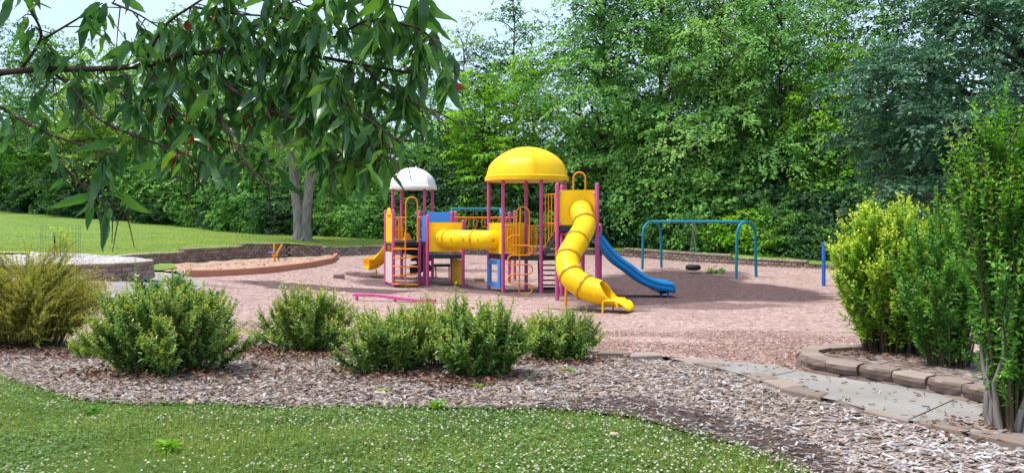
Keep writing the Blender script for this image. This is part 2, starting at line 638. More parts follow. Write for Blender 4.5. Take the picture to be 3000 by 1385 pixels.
M['lawn'] = grass_ground('near_lawn_soil_and_grass', (.06, .12, .022), (.085, .14, .03), (.04, .075, .018))
M['lawn_far'] = grass_ground('back_lawn_grass', (.15, .25, .045), (.25, .335, .085), (.09, .18, .035))
pink_stops = [(0, (.10, .06, .052)), (.22, (.28, .175, .15)), (.5, (.42, .285, .255)), (.75, (.50, .355, .335)), (1, (.61, .475, .46))]
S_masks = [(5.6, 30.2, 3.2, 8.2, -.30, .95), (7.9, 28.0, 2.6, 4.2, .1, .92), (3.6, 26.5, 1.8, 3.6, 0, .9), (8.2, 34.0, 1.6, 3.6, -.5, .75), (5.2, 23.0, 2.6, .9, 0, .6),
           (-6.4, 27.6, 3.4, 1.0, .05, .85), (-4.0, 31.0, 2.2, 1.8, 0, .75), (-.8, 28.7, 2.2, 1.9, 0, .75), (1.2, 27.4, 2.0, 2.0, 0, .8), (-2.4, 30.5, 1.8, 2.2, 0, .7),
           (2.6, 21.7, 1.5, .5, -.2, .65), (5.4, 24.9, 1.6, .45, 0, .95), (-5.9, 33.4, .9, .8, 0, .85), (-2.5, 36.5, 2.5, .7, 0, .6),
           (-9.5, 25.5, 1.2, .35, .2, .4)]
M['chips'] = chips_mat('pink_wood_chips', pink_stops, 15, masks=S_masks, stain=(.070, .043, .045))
grey_stops = [(0, (.035, .022, .018)), (.22, (.11, .075, .06)), (.5, (.21, .155, .135)), (.75, (.31, .255, .24)), (1, (.42, .39, .39))]
M['mulch'] = chips_mat('weathered_mulch', grey_stops, 22)
M['chip'] = tint_mat('loose_chip', [(0, (.06, .035, .028)), (.25, (.19, .13, .10)), (.55, (.345, .27, .235)), (.8, (.43, .38, .37)), (1, (.55, .53, .55))])
M['chip_pink'] = tint_mat('loose_pink_chip', [(0, (.10, .055, .045)), (.3, (.28, .165, .135)), (.65, (.46, .30, .26)), (1, (.60, .45, .42))])


def soil_mat():
    m, t, o = new_mat('dark_bare_soil')
    pos = pos_n(t)
    n1, n2 = noise(t, pos, 2.5, 5), noise(t, pos, 45, 4, .7)
    c = ramp(t, n1, [(.3, (.055, .04, .038)), (.7, (.115, .085, .08))])
    c = mixc(t, maprange(t, n2, .6, .72, 0, .6), c, (.24, .19, .175))
    principled(t, o, c, .95, .08, bump(t, n2, .6, .02))
    return m


def sand_mat():
    m, t, o = new_mat('sand')
    pos = pos_n(t)
    n1, n2 = noise(t, pos, 1.2, 5), noise(t, pos, 14, 5, .7)
    c = ramp(t, n1, [(.3, (.42, .265, .195)), (.7, (.50, .335, .26))])
    c = mixc(t, maprange(t, n2, .52, .68, 0, .7), c, (.22, .14, .10))
    principled(t, o, c, .95, .08, bump(t, n2, .7, .06))
    return m


def concrete_mat():
    m, t, o = new_mat('concrete')
    pos = pos_n(t)
    n1, n2, n3 = noise(t, pos, 1.6, 5), noise(t, pos, 80, 3, .7), noise(t, pos, 5, 5, .7)
    c = ramp(t, n1, [(.3, (.25, .23, .22)), (.7, (.34, .32, .31))])
    c = mixc(t, maprange(t, n3, .5, .7, 0, .65), c, (.33, .25, .20))
    c = mixc(t, maprange(t, n2, .5, .72, 0, .5), c, (.17, .15, .14))
    principled(t, o, c, .9, .15, bump(t, n2, .4, .01))
    return m


def gravel_mat():
    m, t, o = new_mat('pale_gravel')
    pos = pos_n(t)
    vo = N(t, 'ShaderNodeTexVoronoi', Scale=16.0)
    t.links.new(pos, vo.inputs['Vector'])
    sp = N(t, 'ShaderNodeSeparateColor')
    t.links.new(vo.outputs['Color'], sp.inputs['Color'])
    c = ramp(t, sp.outputs[0], [(0, (.20, .17, .17)), (.4, (.42, .37, .36)), (1, (.64, .60, .61))])
    principled(t, o, c, .9, .2, bump(t, vo.outputs['Distance'], .8, .04))
    return m


M['soil'], M['sand'], M['concrete'], M['gravel'] = soil_mat(), sand_mat(), concrete_mat(), gravel_mat()

# ---- plan curves
lawn_edge_px = [(-260, 1080), (0, 1100), (100, 1130), (250, 1172), (400, 1186), (560, 1180), (800, 1195), (1100, 1190), (1300, 1195),
                (1500, 1195), (1700, 1202), (1850, 1218), (2000, 1256), (2150, 1302), (2250, 1342), (2330, 1385), (2450, 1470), (2620, 1640)]
lawn_edge = uv(*lawn_edge_px)
soil_top = uv((1400, 1198), (1560, 1190), (1700, 1172), (1850, 1166), (2000, 1196), (2100, 1216), (2300, 1270), (2420, 1330), (2500, 1390), (2640, 1500), (2800, 1640))
soil_bot = uv((1400, 1201), (1560, 1204), (1700, 1208), (1850, 1226), (2000, 1264), (2150, 1310), (2250, 1350), (2330, 1395), (2450, 1480), (2620, 1650))
bed_back = [(-9.5, 11.6), (-6, 11.0), (-3.5, 10.6), (-1, 10.3), (1.0, 10.15)] + uv((1850, 1052), (1990, 1064), (2200, 1118), (2340, 1168), (2460, 1190),
            (2560, 1222), (2680, 1250), (2800, 1278), (2900, 1300), (3100, 1345), (3500, 1440))
path_bot = uv((1960, 1060), (2080, 1085), (2200, 1118), (2340, 1168), (2460, 1190), (2560, 1222), (2680, 1250), (2800, 1278), (2900, 1300), (3100, 1345), (3500, 1440))
path_top = uv((1990, 1057), (2120, 1068), (2250, 1080), (2330, 1095), (2420, 1112), (2520, 1128), (2620, 1142), (2740, 1165), (2850, 1190), (3100, 1240), (3500, 1320))
wall_left = [tuple(P(u, 790, Y).xy) for u, Y in ((310, 27.5), (400, 30.5), (500, 33.6), (600, 36.6), (700, 39.4), (780, 41.4), (850, 43))]
wall_rear = [tuple(P(u, 790, Y).xy) for u, Y in ((842, 42.75), (930, 43.6), (1000, 43.8), (1130, 44.2), (1300, 45.2), (1500, 46.2), (1650, 47), (1750, 47.2),
             (1870, 45.6), (2003, 43.2), (2200, 40), (2400, 37), (2600, 34), (2800, 31.2))]

# ---- ground sheets
me_x = np.linspace(-60, 60, 121)
base = sheet('ground', [(-60, -12), (60, -12)], [(-60, 30), (10, 31), (60, 38)], M['lawn'], zlow, -.008, 240, 140)
far_edge = [(-900, 60), (-900, 900), (-300, 1200), (300, 1200), (900, 900), (900, 40)]
lawn_near = [(-200, 30), (-60, 27), (-30, 26), (-18, 25.6)] + wall_left + wall_rear[1:] + [(30, 28), (60, 26), (200, 22)]


def zup_clamped(x, y):
    x, y = np.asarray(x), np.asarray(y)
    xc, yc = np.clip(x, -60, 40), np.clip(y, 20, 120)
    return zup(xc, yc)


mid_edge = [(-200, 60), (-80, 95), (-40, 105), (0, 95), (30, 85), (60, 70), (200, 40)]
ln = resample(lawn_near, 240)
far_mid = np.c_[np.interp(np.linspace(0, 1, 240), np.linspace(0, 1, len(mid_edge)), [p[0] for p in mid_edge]), np.interp(np.linspace(0, 1, 240), np.linspace(0, 1, len(mid_edge)), [p[1] for p in mid_edge])]
# back lawn: straight strips away from the camera keep the strips tidy
far_mid = np.c_[ln[:, 0] * 1.9, ln[:, 1] + 60]
sheet('back_lawn', ln, far_mid, M['lawn_far'], zup_clamped, 0.0, 240, 60)
far2 = np.c_[far_mid[:, 0] * 4, far_mid[:, 1] + 900]
sheet('far_ground', far_mid, far2, M['lawn_far'], zup_clamped, -.004, 240, 12)

pg_near = bed_back[:6] + uv((1850, 1048)) + path_top[1:]
pg_near = [(-14, 12.4)] + pg_near
pg_far = [(-13.5, 26.5)] + wall_left + wall_rear
pgb = lambda x, y: .02 * np.sin(x * 1.3 + .6 * y) * np.sin(y * .9 - x * .4)
sheet('playground_surface', pg_near, pg_far, M['chips'], zlow, .03, 220, 150, disp=pgb)
mb_ = lambda x, y: .005 + .005 * np.sin(x * 3.1 + y) * np.sin(y * 2.7 - x)
sheet('mulch_bed', lawn_edge, bed_back, M['mulch'], zlow, .004, 200, 60, jit=.02, disp=mb_)
sheet('bare_soil', soil_bot, soil_top, M['soil'], zlow, .022, 90, 14, jit=.03, disp=lambda x, y: .003 * np.sin(x * 5 + y * 3))
# concrete path on the right with its kerb of pavers
cp = sheet('concrete_path', path_bot, path_top, M['soil'], zlow, .024, 60, 10)
pb_, pt_ = resample(path_bot, 601), resample(path_top, 601)
for k in range(6):
    sl_ = sheet('slab', pb_[k * 100:(k + 1) * 100], pt_[k * 100:(k + 1) * 100], M['concrete'], zlow, .045 + .004 * (k % 2), 20, 8, kind=None)
    sl_.parent = cp
# concrete path on the left by the round planter
sheet('concrete_walk', uv((290, 880), (430, 872), (570, 858), (610, 832)), uv((330, 840), (405, 803), (470, 800), (548, 811)), M['concrete'], zlow, .05, 30, 10)
curb_px = [(545, 812), (600, 812), (700, 808), (800, 799), (880, 789), (940, 778), (975, 768), (985, 756)]
curb_pl = uv(*curb_px)
curb_pl = [(c.x, c.y) for c in spline([(x, y, 0) for x, y in curb_pl], 5)]
sand_far = wall_left[1:] + wall_rear[1:3]
sheet('sandpit', curb_pl[:-1], sand_far, M['sand'], zlow, .07, 140, 70, disp=lambda x, y: .035 * np.sin(x * 2 + y) * np.sin(y * 1.7) + .03 * np.sin(x * 5.3 - y * 2) * np.sin(y * 4.1 + x))
sheet('grass_patch', uv((400, 797), (470, 800), (520, 792)), uv((395, 783), (440, 779), (505, 778)), M['lawn_far'], zlow, .105, 16, 8, jit=.05)

# ------------------------------------------------------------------ block walls
def block_mesh(name, L, D, H, mat, seed, rough=.012):
    """split-face concrete block: chamfered top, rough bulging front face (front is -Y, origin bottom centre of front)"""
    r = random.Random(seed)
    nx = 4
    vs, fs = [], []
    rows = [(0.0, .012), (H * .5, -.012), (H - .018, -.004), (H, .02)]
    for z, y in rows:
        for i in range(nx + 1):
            x = -L / 2 + L * i / nx
            e = .03 if i in (0, nx) else 0
            vs.append((x * .985, y + e + r.uniform(-rough, rough) * (0 if i in (0, nx) else 1), z))
    for j in range(3):
        for i in range(nx):
            a = j * (nx + 1) + i
            fs.append((a, a + 1, a + nx + 2, a + nx + 1))
    b = len(vs)
    vs += [(-L * .40, D, 0), (L * .40, D, 0), (-L * .40, D, H), (L * .40, D, H)]
    t0 = 3 * (nx + 1)
    fs.append(tuple(range(t0, t0 + nx + 1)) + (b + 3, b + 2))
    fs.append((b + 1, b, b + 2, b + 3))
    fs.append((0, nx + 1, 2 * (nx + 1), 3 * (nx + 1), b + 2, b))
    fs.append((nx, b + 1, b + 3, 3 * (nx + 1) + nx, 2 * (nx + 1) + nx, nx + 1 + nx))
    fs.append(tuple(range(nx, -1, -1)) + (b, b + 1))
    me = bpy.data.meshes.new(name)
    me.from_pydata(vs, [], fs)
    me.update()
    me.materials.append(mat)
    return me


def block_wall(root, plan, courses, H, L, meshes, capmeshes, base_f, top_f=None, flip=False, setback=.02, seed=1, name='block', taper=None):
    """lay blocks course by course along a plan polyline; the wall's front is on the right-hand side of travel unless flip"""
    r = random.Random(seed)
    p = np.array(plan, float)
    d = np.r_[0, np.cumsum(np.linalg.norm(np.diff(p, axis=0), axis=1))]
    n_total = 0
    for c in range(courses):
        s = (L * .5 if c % 2 else 0.0) + L * .5
        while s < d[-1] - L * .3:
            x, y = np.interp(s, d, p[:, 0]), np.interp(s, d, p[:, 1])
            x2, y2 = np.interp(min(s + .2, d[-1]), d, p[:, 0]), np.interp(min(s + .2, d[-1]), d, p[:, 1])
            x1, y1 = np.interp(max(s - .2, 0), d, p[:, 0]), np.interp(max(s - .2, 0), d, p[:, 1])
            tx, ty = x2 - x1, y2 - y1
            l = math.hypot(tx, ty)
            tx, ty = tx / l, ty / l
            if flip: tx, ty = -tx, -ty
            a = math.atan2(ty, tx)
            nxv, nyv = -ty, tx                          # back direction of a block (+Y local)
            zb = base_f(x, y)
            zt = top_f(x, y) if top_f else 1e9
            z = zb + c * H
            if z + H * .45 < zt:
                last = (c == courses - 1) or (z + H * 1.45 >= zt)
                me = r.choice(capmeshes if (last and capmeshes) else meshes)
                place(name, me, root, (x + nxv * setback * c + r.uniform(-.006, .006), y + nyv * setback * c + r.uniform(-.006, .006), z),
                      (0, 0, a + r.uniform(-.02, .02)))
                n_total += 1
            s += L
    return n_total


def wall_core(root, plan, base_f, top_f, off, H):
    p = resample(plan, 90)
    d = np.gradient(p, axis=0)
    d /= np.linalg.norm(d, axis=1)[:, None]
    nb = np.stack([-d[:, 1], d[:, 0]], 1)
    m = MB()
    vs, fs = [], []
    for i in range(len(p)):
        zb, zt = base_f(*p[i]), top_f(*p[i])
        for o_ in (off, off + .12):
            q = p[i] + nb[i] * o_
            vs += [(q[0], q[1], zb - .3), (q[0], q[1], zt)]
    for i in range(len(p) - 1):
        a = i * 4
        fs += [(a, a + 4, a + 5, a + 1), (a + 1, a + 5, a + 7, a + 3), (a + 2, a + 3, a + 7, a + 6)]
    m.add(vs, fs)
    return m.build('wall_core', M['core'], root, 0)


M['core'] = block_mat('dark_joint_fill', (.05, .04, .035), (.09, .07, .06))
BL = [block_mesh('wall_block', .30, .26, .142, M['block'], k) for k in range(4)]
BC = [block_mesh('cap_block', .318, .30, .148, M['cap'], 20 + k) for k in range(3)]


def block_mesh_two(name, seed, L, D, H, face, top):
    me = block_mesh(name, L, D, H, face, seed)
    me.materials.append(top)
    for f in me.polygons:
        if f.normal.z > .8: f.material_index = 1
    return me


BC = [block_mesh_two('cap_block', 20 + k, .305, .30, .142, M['block'], M['cap']) for k in range(3)]
# tall wall along the back lawn, left
zb_l = lambda x, y: G(x, y) - .05
wl_root = thing('retaining_wall', 'tall curved brown block retaining wall between back lawn and sandpit', 'retaining wall',
                (wall_left[3][0], wall_left[3][1], G(*wall_left[3])))
block_wall(wl_root, wall_left, 7, .15, .32, BL, BC, lambda x, y: zb_l(x, y), lambda x, y: GU(x, y) + .08, setback=.012, seed=3)
wall_core(wl_root, wall_left, lambda x, y: zb_l(x, y), lambda x, y: GU(x, y) - .03, .12, .15)
wr_root = thing('retaining_wall', 'long low block retaining wall in front of the woods behind the swings', 'retaining wall',
                (wall_rear[7][0], wall_rear[7][1], G(*wall_rear[7])))
nb_ = block_wall(wr_root, wall_rear, 5, .15, .32, BL, BC, lambda x, y: zb_l(x, y), lambda x, y: GU(x, y) + .06, setback=.012, seed=4)

wall_core(wr_root, wall_rear, lambda x, y: zb_l(x, y), lambda x, y: GU(x, y) - .03, .12, .15)
# round planter, left
BP = [block_mesh('planter_block', .355, .28, .128, M['block'], 40 + k) for k in range(4)]
BPC = [block_mesh_two('planter_cap_block', 50 + k, .355, .36, .128, M['block'], M['cap']) for k in range(3)]
pc = Vector((-12.75, 23.9))
pr = 1.95
plan = [(-19.5, 20.2), (-17, 20.9), (-15, 21.6)] + [(pc.x + pr * math.cos(a), pc.y + pr * math.sin(a)) for a in np.linspace(R(-100), R(95), 30)]
zpl = G(-11.5, 22.2)
pl_root = thing('round_planter', 'round raised planter of stacked brown blocks filled with pale gravel', 'planter', (pc.x, pc.y, zpl))
block_wall(pl_root, plan, 4, .135, .375, BP, BPC, lambda x, y: zpl - .03, flip=False, setback=.012, seed=8)
grav_a = [(x, y) for x, y in plan]
ga = [(pc.x + (x - pc.x) * .88 if x > -15 else x, pc.y + (y - pc.y) * .88 if x > -15 else y + .2) for x, y in plan]
gb = [(-20, 27.5), (-18, 27.5), (-16, 27.2), (-14, 26.6), (-13.2, 25.6)]
ptop = zpl + .44
gv = sheet('gravel', ga, gb, M['gravel'], lambda x, y: np.where(y < 23.5, ptop, ptop + (y - 23.5) * .055), 0.0, 60, 20, kind='stuff',
           disp=lambda x, y: rng.normal(0, .008, np.shape(x)))
gv.parent = pl_root
gv.location = -Vector(pl_root.location)
pc2 = Vector((-11.75, 20.35))
st_root = thing('low_planter', 'low curved block tier in front of the round gravel planter', 'planter', (pc2.x, pc2.y, G(pc2.x, pc2.y)))
plan2 = [(-14.5, 19.6), (-13.3, 19.5)] + [(pc2.x + .85 * math.cos(a), pc2.y + .85 * math.sin(a)) for a in np.linspace(R(-95), R(85), 16)]
block_wall(st_root, plan2, 2, .135, .375, BP, BPC, lambda x, y: zpl - .02, setback=.012, seed=9)
mbg = MB()
mbg.prism([(x * .97 + pc2.x * .03, y * .97 + pc2.y * .03 + .05) for x, y in plan2[1:]] + [(-12.5, 21.6), (-14, 21.2)], zpl + .1, zpl + .2)
mbg.build('gravel', M['gravel'], st_root, smooth=0)

# teardrop planter, right: measured block fronts
BN = [block_mesh('planter_block', .335, .22, .108, M['block_near'], 60 + k, .016) for k in range(4)]
BNC = [block_mesh_two('planter_top_block', 70 + k, .335, .23, .108, M['block_near'], M['paver']) for k in range(4)]
rp_front = uv((2330, 1080), (2345, 1092), (2390, 1106), (2450, 1116), (2520, 1125), (2600, 1140), (2680, 1156), (2760, 1174), (2860, 1198), (2980, 1226))
c0 = Vector(rp_front[0])
rp_back = [tuple(c0 + Vector(d)) for d in ((.05, .12), (.25, .36), (.6, .52), (1.0, .56), (1.6, .50), (2.2, .3))]
rp_plan = rp_front[::-1] + rp_back
rp_root = thing('teardrop_planter', 'pointed planter bed edged with two courses of brown blocks beside the right path', 'planter',
                (c0.x + 1, c0.y - .1, G(c0.x + 1, c0.y - .1)))
zrp = G(c0.x + .5, c0.y) + .055
block_wall(rp_root, rp_plan, 2, .112, .345, BN, BNC, lambda x, y: zrp - .055 + min(0, (8.0 - y) * .02), flip=True, setback=.015, seed=12)
mbf = MB()
pf = [Vector(q) for q in resample(rp_front[1:], 14)]
pb = [Vector(q) for q in resample(rp_back, 14)]
mbf.prism([(q.x, q.y + .12) for q in pf] + [(q.x, q.y - .12) for q in pb[::-1]], zrp - .05, zrp + .10)
mbf.build('planting_soil', M['mulch'], rp_root, smooth=0)

# paver blocks lining the path edge (trapezoid blocks laid flat)
path_root = thing('path_edging', 'row of flat tan paver blocks edging the right concrete path', 'edging', (*path_bot[5], G(*path_bot[5])))


def paver_mesh(k):
    r = random.Random(k)
    L, D, H = .40, .24, .10
    vs = []
    for z, e in ((0, 0), (H - .012, 0), (H, .012)):
        vs += [(-L / 2 + e, -.0 + e, z), (L / 2 - e, e, z), (L * .36 - e, D - e, z), (-L * .36 + e, D - e, z)]
    fs = [(3, 2, 1, 0), (8, 9, 10, 11)]
    for b in (0, 4):
        for i in range(4):
            j = (i + 1) % 4
            fs.append((b + i, b + j, b + 4 + j, b + 4 + i))
    me = bpy.data.meshes.new('paver')
    me.from_pydata(vs, [], fs)
    me.materials.append(M['paver'])
    return me


PV = [paver_mesh(k) for k in range(3)]
q = np.array(path_bot)
dq = np.r_[0, np.cumsum(np.linalg.norm(np.diff(q, axis=0), axis=1))]
s, k = .35, 0
while s < dq[-1] - .4:
    x, y = np.interp(s, dq, q[:, 0]), np.interp(s, dq, q[:, 1])
    x2, y2 = np.interp(s + .2, dq, q[:, 0]), np.interp(s + .2, dq, q[:, 1])
    a = math.atan2(y2 - y, x2 - x)
    place('paver', PV[k % 3], path_root, (x, y - .03, G(x, y) - .042 + random.uniform(-.014, .014)), (random.uniform(-.05, .03), random.uniform(-.03, .03), a + random.uniform(-.12, .12)))
    s += .43
    k += 1
bed_root = thing('bed_edging', 'row of half buried tan pavers between shrub bed and playground', 'edging', (bed_back[4][0], bed_back[4][1], G(*bed_back[4])))
q = np.array([(-1.0, 10.32), (1.0, 10.18)] + uv((1850, 1054), (1930, 1061)))
dq = np.r_[0, np.cumsum(np.linalg.norm(np.diff(q, axis=0), axis=1))]
s = .1
while s < dq[-1]:
    x, y = np.interp(s, dq, q[:, 0]), np.interp(s, dq, q[:, 1])
    place('paver', PV[k % 3], bed_root, (x, y, G(x, y) - .03 + random.uniform(-.01, .02)), (random.uniform(-.06, .03), random.uniform(-.04, .04), random.uniform(-.3, .1)))
    s += .45
    k += 1

# sandpit kerb
mc = MB()
cz = [G(x, y) for x, y in curb_pl]
nC = len(curb_pl)
prof = [(-.11, -.1), (-.11, .22), (-.085, .26), (.085, .26), (.11, .22), (.11, -.1)]
vsc, fsc = [], []
for i, (x, y) in enumerate(curb_pl):
    a, b = curb_pl[max(i - 1, 0)], curb_pl[min(i + 1, nC - 1)]
    t = Vector((b[0] - a[0], b[1] - a[1])).normalized()
    nn = Vector((-t.y, t.x))
    for (o_, h) in prof:
        vsc.append((x + nn.x * o_, y + nn.y * o_, cz[i] + h))
for i in range(nC - 1):
    for k in range(5):
        a = i * 6 + k
        fsc.append((a, a + 1, a + 7, a + 6))
fsc.append((0, 1, 2, 3, 4, 5))
fsc.append(tuple((nC - 1) * 6 + k for k in range(5, -1, -1)))
mc.add(vsc, fsc)
o = mc.build('sandpit_kerb', M['terracotta'], None, 40, loc=(curb_pl[12][0], curb_pl[12][1], cz[12]))
setp(o, 'curved terracotta kerb holding the sandpit', 'kerb')

# ------------------------------------------------------------------ play structure
ZG = -.86
ps = thing('play_structure', 'large play structure with pink posts, yellow dome roof, white dome roof and yellow tube slide', 'play structure', (0, 27.5, ZG))
PR = .062                                  # post radius


def post(x, y, ztop, name='post', cap=True, r=PR):
    m = MB()
    zb = G(x, y) - .05
    pts = [(x, y, zb), (x, y, ztop - r * .9)]
    rr = [r, r]
    if cap:
        for a in (25, 50, 70, 85):
            pts.append((x, y, ztop - r * .9 + r * .9 * math.sin(R(a))))
            rr.append(r * math.cos(R(a)))
    m.tube(pts, rr, 14)
    return m.build(name, M['pink'], ps, 50)


def clamp(p, d=(1, 0, 0), parent=None):
    m = MB()
    p, d = Vector(p), Vector(d).normalized()
    m.tube([p, p + d * .05, p + d * .11, p + d * .13], [.035, .033, .026, .012], 8)
    return m.build('clamp', M['clamp'], parent or ps, 50)


def bars(name, paths, mat, r=.017, parent=None, segs=8):
    m = MB()
    for p in paths: m.tube(p, r, segs)
    return m.build(name, mat, parent or ps, 60)


def hoop(a, b, top, n=10):
    """up from a, semicircle, down to b (a, b same height base); top = crown height"""
    a, b = Vector(a), Vector(b)
    r = (b - a).length / 2
    c = (a + b) / 2
    ex = (b - a).normalized()
    zc = top - r
    c = Vector((c.x, c.y, zc))
    return [a] + arc(c, -ex, Vector((0, 0, 1)), r, 0, math.pi, n) + [b]


# --- posts of the half-hexagon deck under the yellow dome
P1, P2, P4, P6 = Vector((-.82, 28.4)), Vector((-.30, 27.15)), Vector((.975, 26.75)), Vector((1.80, 27.3))
P3 = (P1 + P6) / 2
BRIM = 2.95
for q in (P1, P2, P4, P6, P3): post(q.x, q.y, BRIM + .10, cap=False)
DZ1 = .385


def deck_poly(name, pts, ztop, th=.13, parent=None):
    m = MB()
    m.prism([(p[0], p[1]) for p in pts], ztop - th, ztop)
    d = m.build(name, M['deck'], parent or ps, 20)
    # lipped rim
    m2 = MB()
    n = len(pts)
    for i in range(n):
        a, b = pts[i], pts[(i + 1) % n]
        m2.beam((a[0], a[1], ztop + .004), (b[0], b[1], ztop + .004), .03, .024)
    m2.build('deck_rim', M['deck'], d, 20)
    return d


deck_poly('deck', [P1, P2, P4, P6], DZ1)


def dome(name, center, outline, zbrim, brim_h, height, mat, ribs, nth=72, nr=14, pw=2.3):
    """outline(theta)->radius; smooth dome with raised ribs and a vertical brim with lip"""
    cx, cy = center
    m = MB()
    vs, fs = [], []
    rings = []
    # brim rings from bottom
    for (s, z) in ((.93, zbrim + .0), (1.03, zbrim - .002), (1.03, zbrim + brim_h * .85), (1.0, zbrim + brim_h)):
        rings.append((s, z, 0))
    for k in range(1, nr + 1):
        s = 1 - k / nr
        z = zbrim + brim_h + height * (1 - s ** pw) ** (1 / pw) if s > 0 else zbrim + brim_h + height
        rings.append((max(s, .004), z, 1))
    for (s, z, rb) in rings:
        for i in range(nth):
            th = 2 * math.pi * i / nth
            r = outline(th) * s
            bumpz = 0
            if rb and s < .97:
                for ra in ribs:
                    d = abs((th - ra + math.pi) % (2 * math.pi) - math.pi) * max(s, .15)
                    bumpz = max(bumpz, .05 * math.exp(-(d / .05) ** 2))
            vs.append((cx + math.cos(th) * (r + bumpz * s), cy + math.sin(th) * (r + bumpz * s), z + bumpz * (1 - s * .6)))
    n = len(rings)
    for j in range(n - 1):
        for i in range(nth):
            i2 = (i + 1) % nth
            fs.append((j * nth + i, j * nth + i2, (j + 1) * nth + i2, (j + 1) * nth + i))
    fs.append(tuple((n - 1) * nth + i for i in range(nth)))
    # underside
    fs.append(tuple(range(nth - 1, -1, -1)))
    m.add(vs, fs)
    return m.build(name, mat, ps, 40)


def poly_outline(angles, rad, soft=.35):
    """regular-ish polygon through corner angles, rounded towards its circumcircle"""
    A = sorted(a % (2 * math.pi) for a in angles)

    def f(th):
        th %= 2 * math.pi
        for i in range(len(A)):
            a, b = A[i], A[(i + 1) % len(A)]
            if b <= a: b += 2 * math.pi
            t = th if th >= a else th + 2 * math.pi
            if a <= t <= b:
                mid, half = (a + b) / 2, (b - a) / 2
                flat = rad * math.cos(half) / math.cos(t - mid)
                return flat * (1 - soft) + rad * soft
        return rad
    return f


hexa = [math.atan2(q.y - P3.y, q.x - P3.x) for q in (P1, P2, P4, P6)]
a0 = math.atan2(P6.y - P3.y, P6.x - P3.x)
hex_ang = [a0 + k * math.pi / 3 for k in range(6)]
dome('yellow_dome_roof', (P3.x + .02, P3.y), poly_outline(hex_ang, 1.46, .75), BRIM, .16, .98, M['yellow'], hex_ang, pw=1.95)

# --- crawl tube end panel between P1 and P2
def panel_quad(name, a, b, z0, z1, mat, th=.03, inset=.05, off=0.0, parent=None, hole=None):
    """upright panel between plan points a and b; hole=(along 0..1, z, r) cuts a round opening"""
    a, b = Vector(a), Vector(b)
    d = (b - a)
    L = d.length
    d.normalize()
    nrm = Vector((d.y, -d.x))
    A = a + d * inset + nrm * off
    B = b - d * inset + nrm * off
    W = (B - A).length
    m = MB()
    if hole is None:
        rc = .05
        cs = []
        for (cx, cz, q) in ((W - rc, z0 + rc, -90), (W - rc, z1 - rc, 0), (rc, z1 - rc, 90), (rc, z0 + rc, 180)):
            for k in range(4):
                t = R(q + k * 30)
                cs.append((cx + rc * math.cos(t), cz + rc * math.sin(t)))
        pts = [Vector((A.x + d.x * x, A.y + d.y * x, z)) for x, z in cs]
        m.slab(pts, th, (-nrm.x, -nrm.y, 0))
    else:
        hx, hz, hr = hole[0] * W, hole[1], hole[2]
        K = 32
        inner, outer = [], []
        for k in range(K):
            t = 2 * math.pi * k / K + math.pi / 4
            c, s_ = math.cos(t), math.sin(t)
            inner.append((hx + hr * c, hz + hr * s_))
            lim = []
            if c > 1e-6: lim.append((W - hx) / c)
            if c < -1e-6: lim.append(-hx / c)
            if s_ > 1e-6: lim.append((z1 - hz) / s_)
            if s_ < -1e-6: lim.append((z0 - hz) / s_)
            l = min(lim)
            outer.append((hx + l * c, hz + l * s_))
        # snap the nearest outer points to the corners
        for cxy in ((0, z0), (W, z0), (0, z1), (W, z1)):
            j = min(range(K), key=lambda i: (outer[i][0] - cxy[0]) ** 2 + (outer[i][1] - cxy[1]) ** 2)
            outer[j] = cxy
        vs, fs = [], []
        for dep in (0, th):
            for ring in (inner, outer):
                vs += [Vector((A.x + d.x * x - nrm.x * dep, A.y + d.y * x - nrm.y * dep, z)) for x, z in ring]
        for k in range(K):
            k2 = (k + 1) % K
            fs += [(k, k2, K + k2, K + k), (2 * K + k2, 2 * K + k, 3 * K + k, 3 * K + k2), (K + k, K + k2, 3 * K + k2, 3 * K + k), (k2, k, 2 * K + k, 2 * K + k2)]
        m.add(vs, fs)
    return m.build(name, mat, parent or ps, 25)


# left crawl pod posts
L3, T2, T1 = Vector((-3.13, 29.8)), Vector((-1.80, 29.6)), Vector((-2.31, 30.9))
L1, L2, L4 = Vector((-4.37, 29.6)), Vector((-4.80, 30.55)), Vector((-3.52, 30.6))
W1, W2, W3, W4 = Vector((-4.71, 31.8)), Vector((-3.46, 31.8)), Vector((-3.27, 33.05)), Vector((-4.55, 33.15))
ct = bpy.data.objects.new('crawl_tube', None)
col.objects.link(ct)
ct.parent = ps
WL[ct.name] = wl(ps).copy()
ct.location = (0, 0, 0)
panel_quad('tube_panel', L3, T2, .44, 1.52, M['yellow'], hole=(.42, .93, .33), parent=ct)
panel_quad('tube_panel', P1, P2, .46, 1.50, M['yellow'], hole=(.5, .93, .33), parent=ct, off=.02)
end_c = (P1 + P2) / 2
ctrl = [(-2.52, 29.74, .93), (-2.46, 29.35, .93), (-2.28, 28.85, .925), (-1.85, 28.35, .92), (-1.30, 28.08, .92), (end_c.x - .3, end_c.y - .06, .92), (end_c.x + .01, end_c.y + .02, .92)]
cpath = spline(ctrl, 8)
rt = .335


def tube_section(name, path, r, mat, parent, segs=28, thick=.02, windows=None):
    """hollow tube: outer and inner skins"""
    m = MB()
    m.tube(path, r, segs, caps=False)
    return m.build(name, mat, parent, 60)


cuts = [0, 17, 32, len(cpath) - 1]
for a, b in zip(cuts[:-1], cuts[1:]):
    sec = tube_section('tube_section', cpath[a:b + 1], rt, M['yellow'], ct)
for idx in cuts:
    i0 = max(idx - 1, 0)
    i1 = min(idx + 1, len(cpath) - 1)
    t = (cpath[i1] - cpath[i0]).normalized()
    c = cpath[idx]
    m = MB()
    m.tube([c - t * .022, c - t * .02, c + t * .02, c + t * .022], [rt - .01, rt + .028, rt + .028, rt - .01], 28, caps=False)
    m.build('flange', M['yellow_deep'], ct, 40)
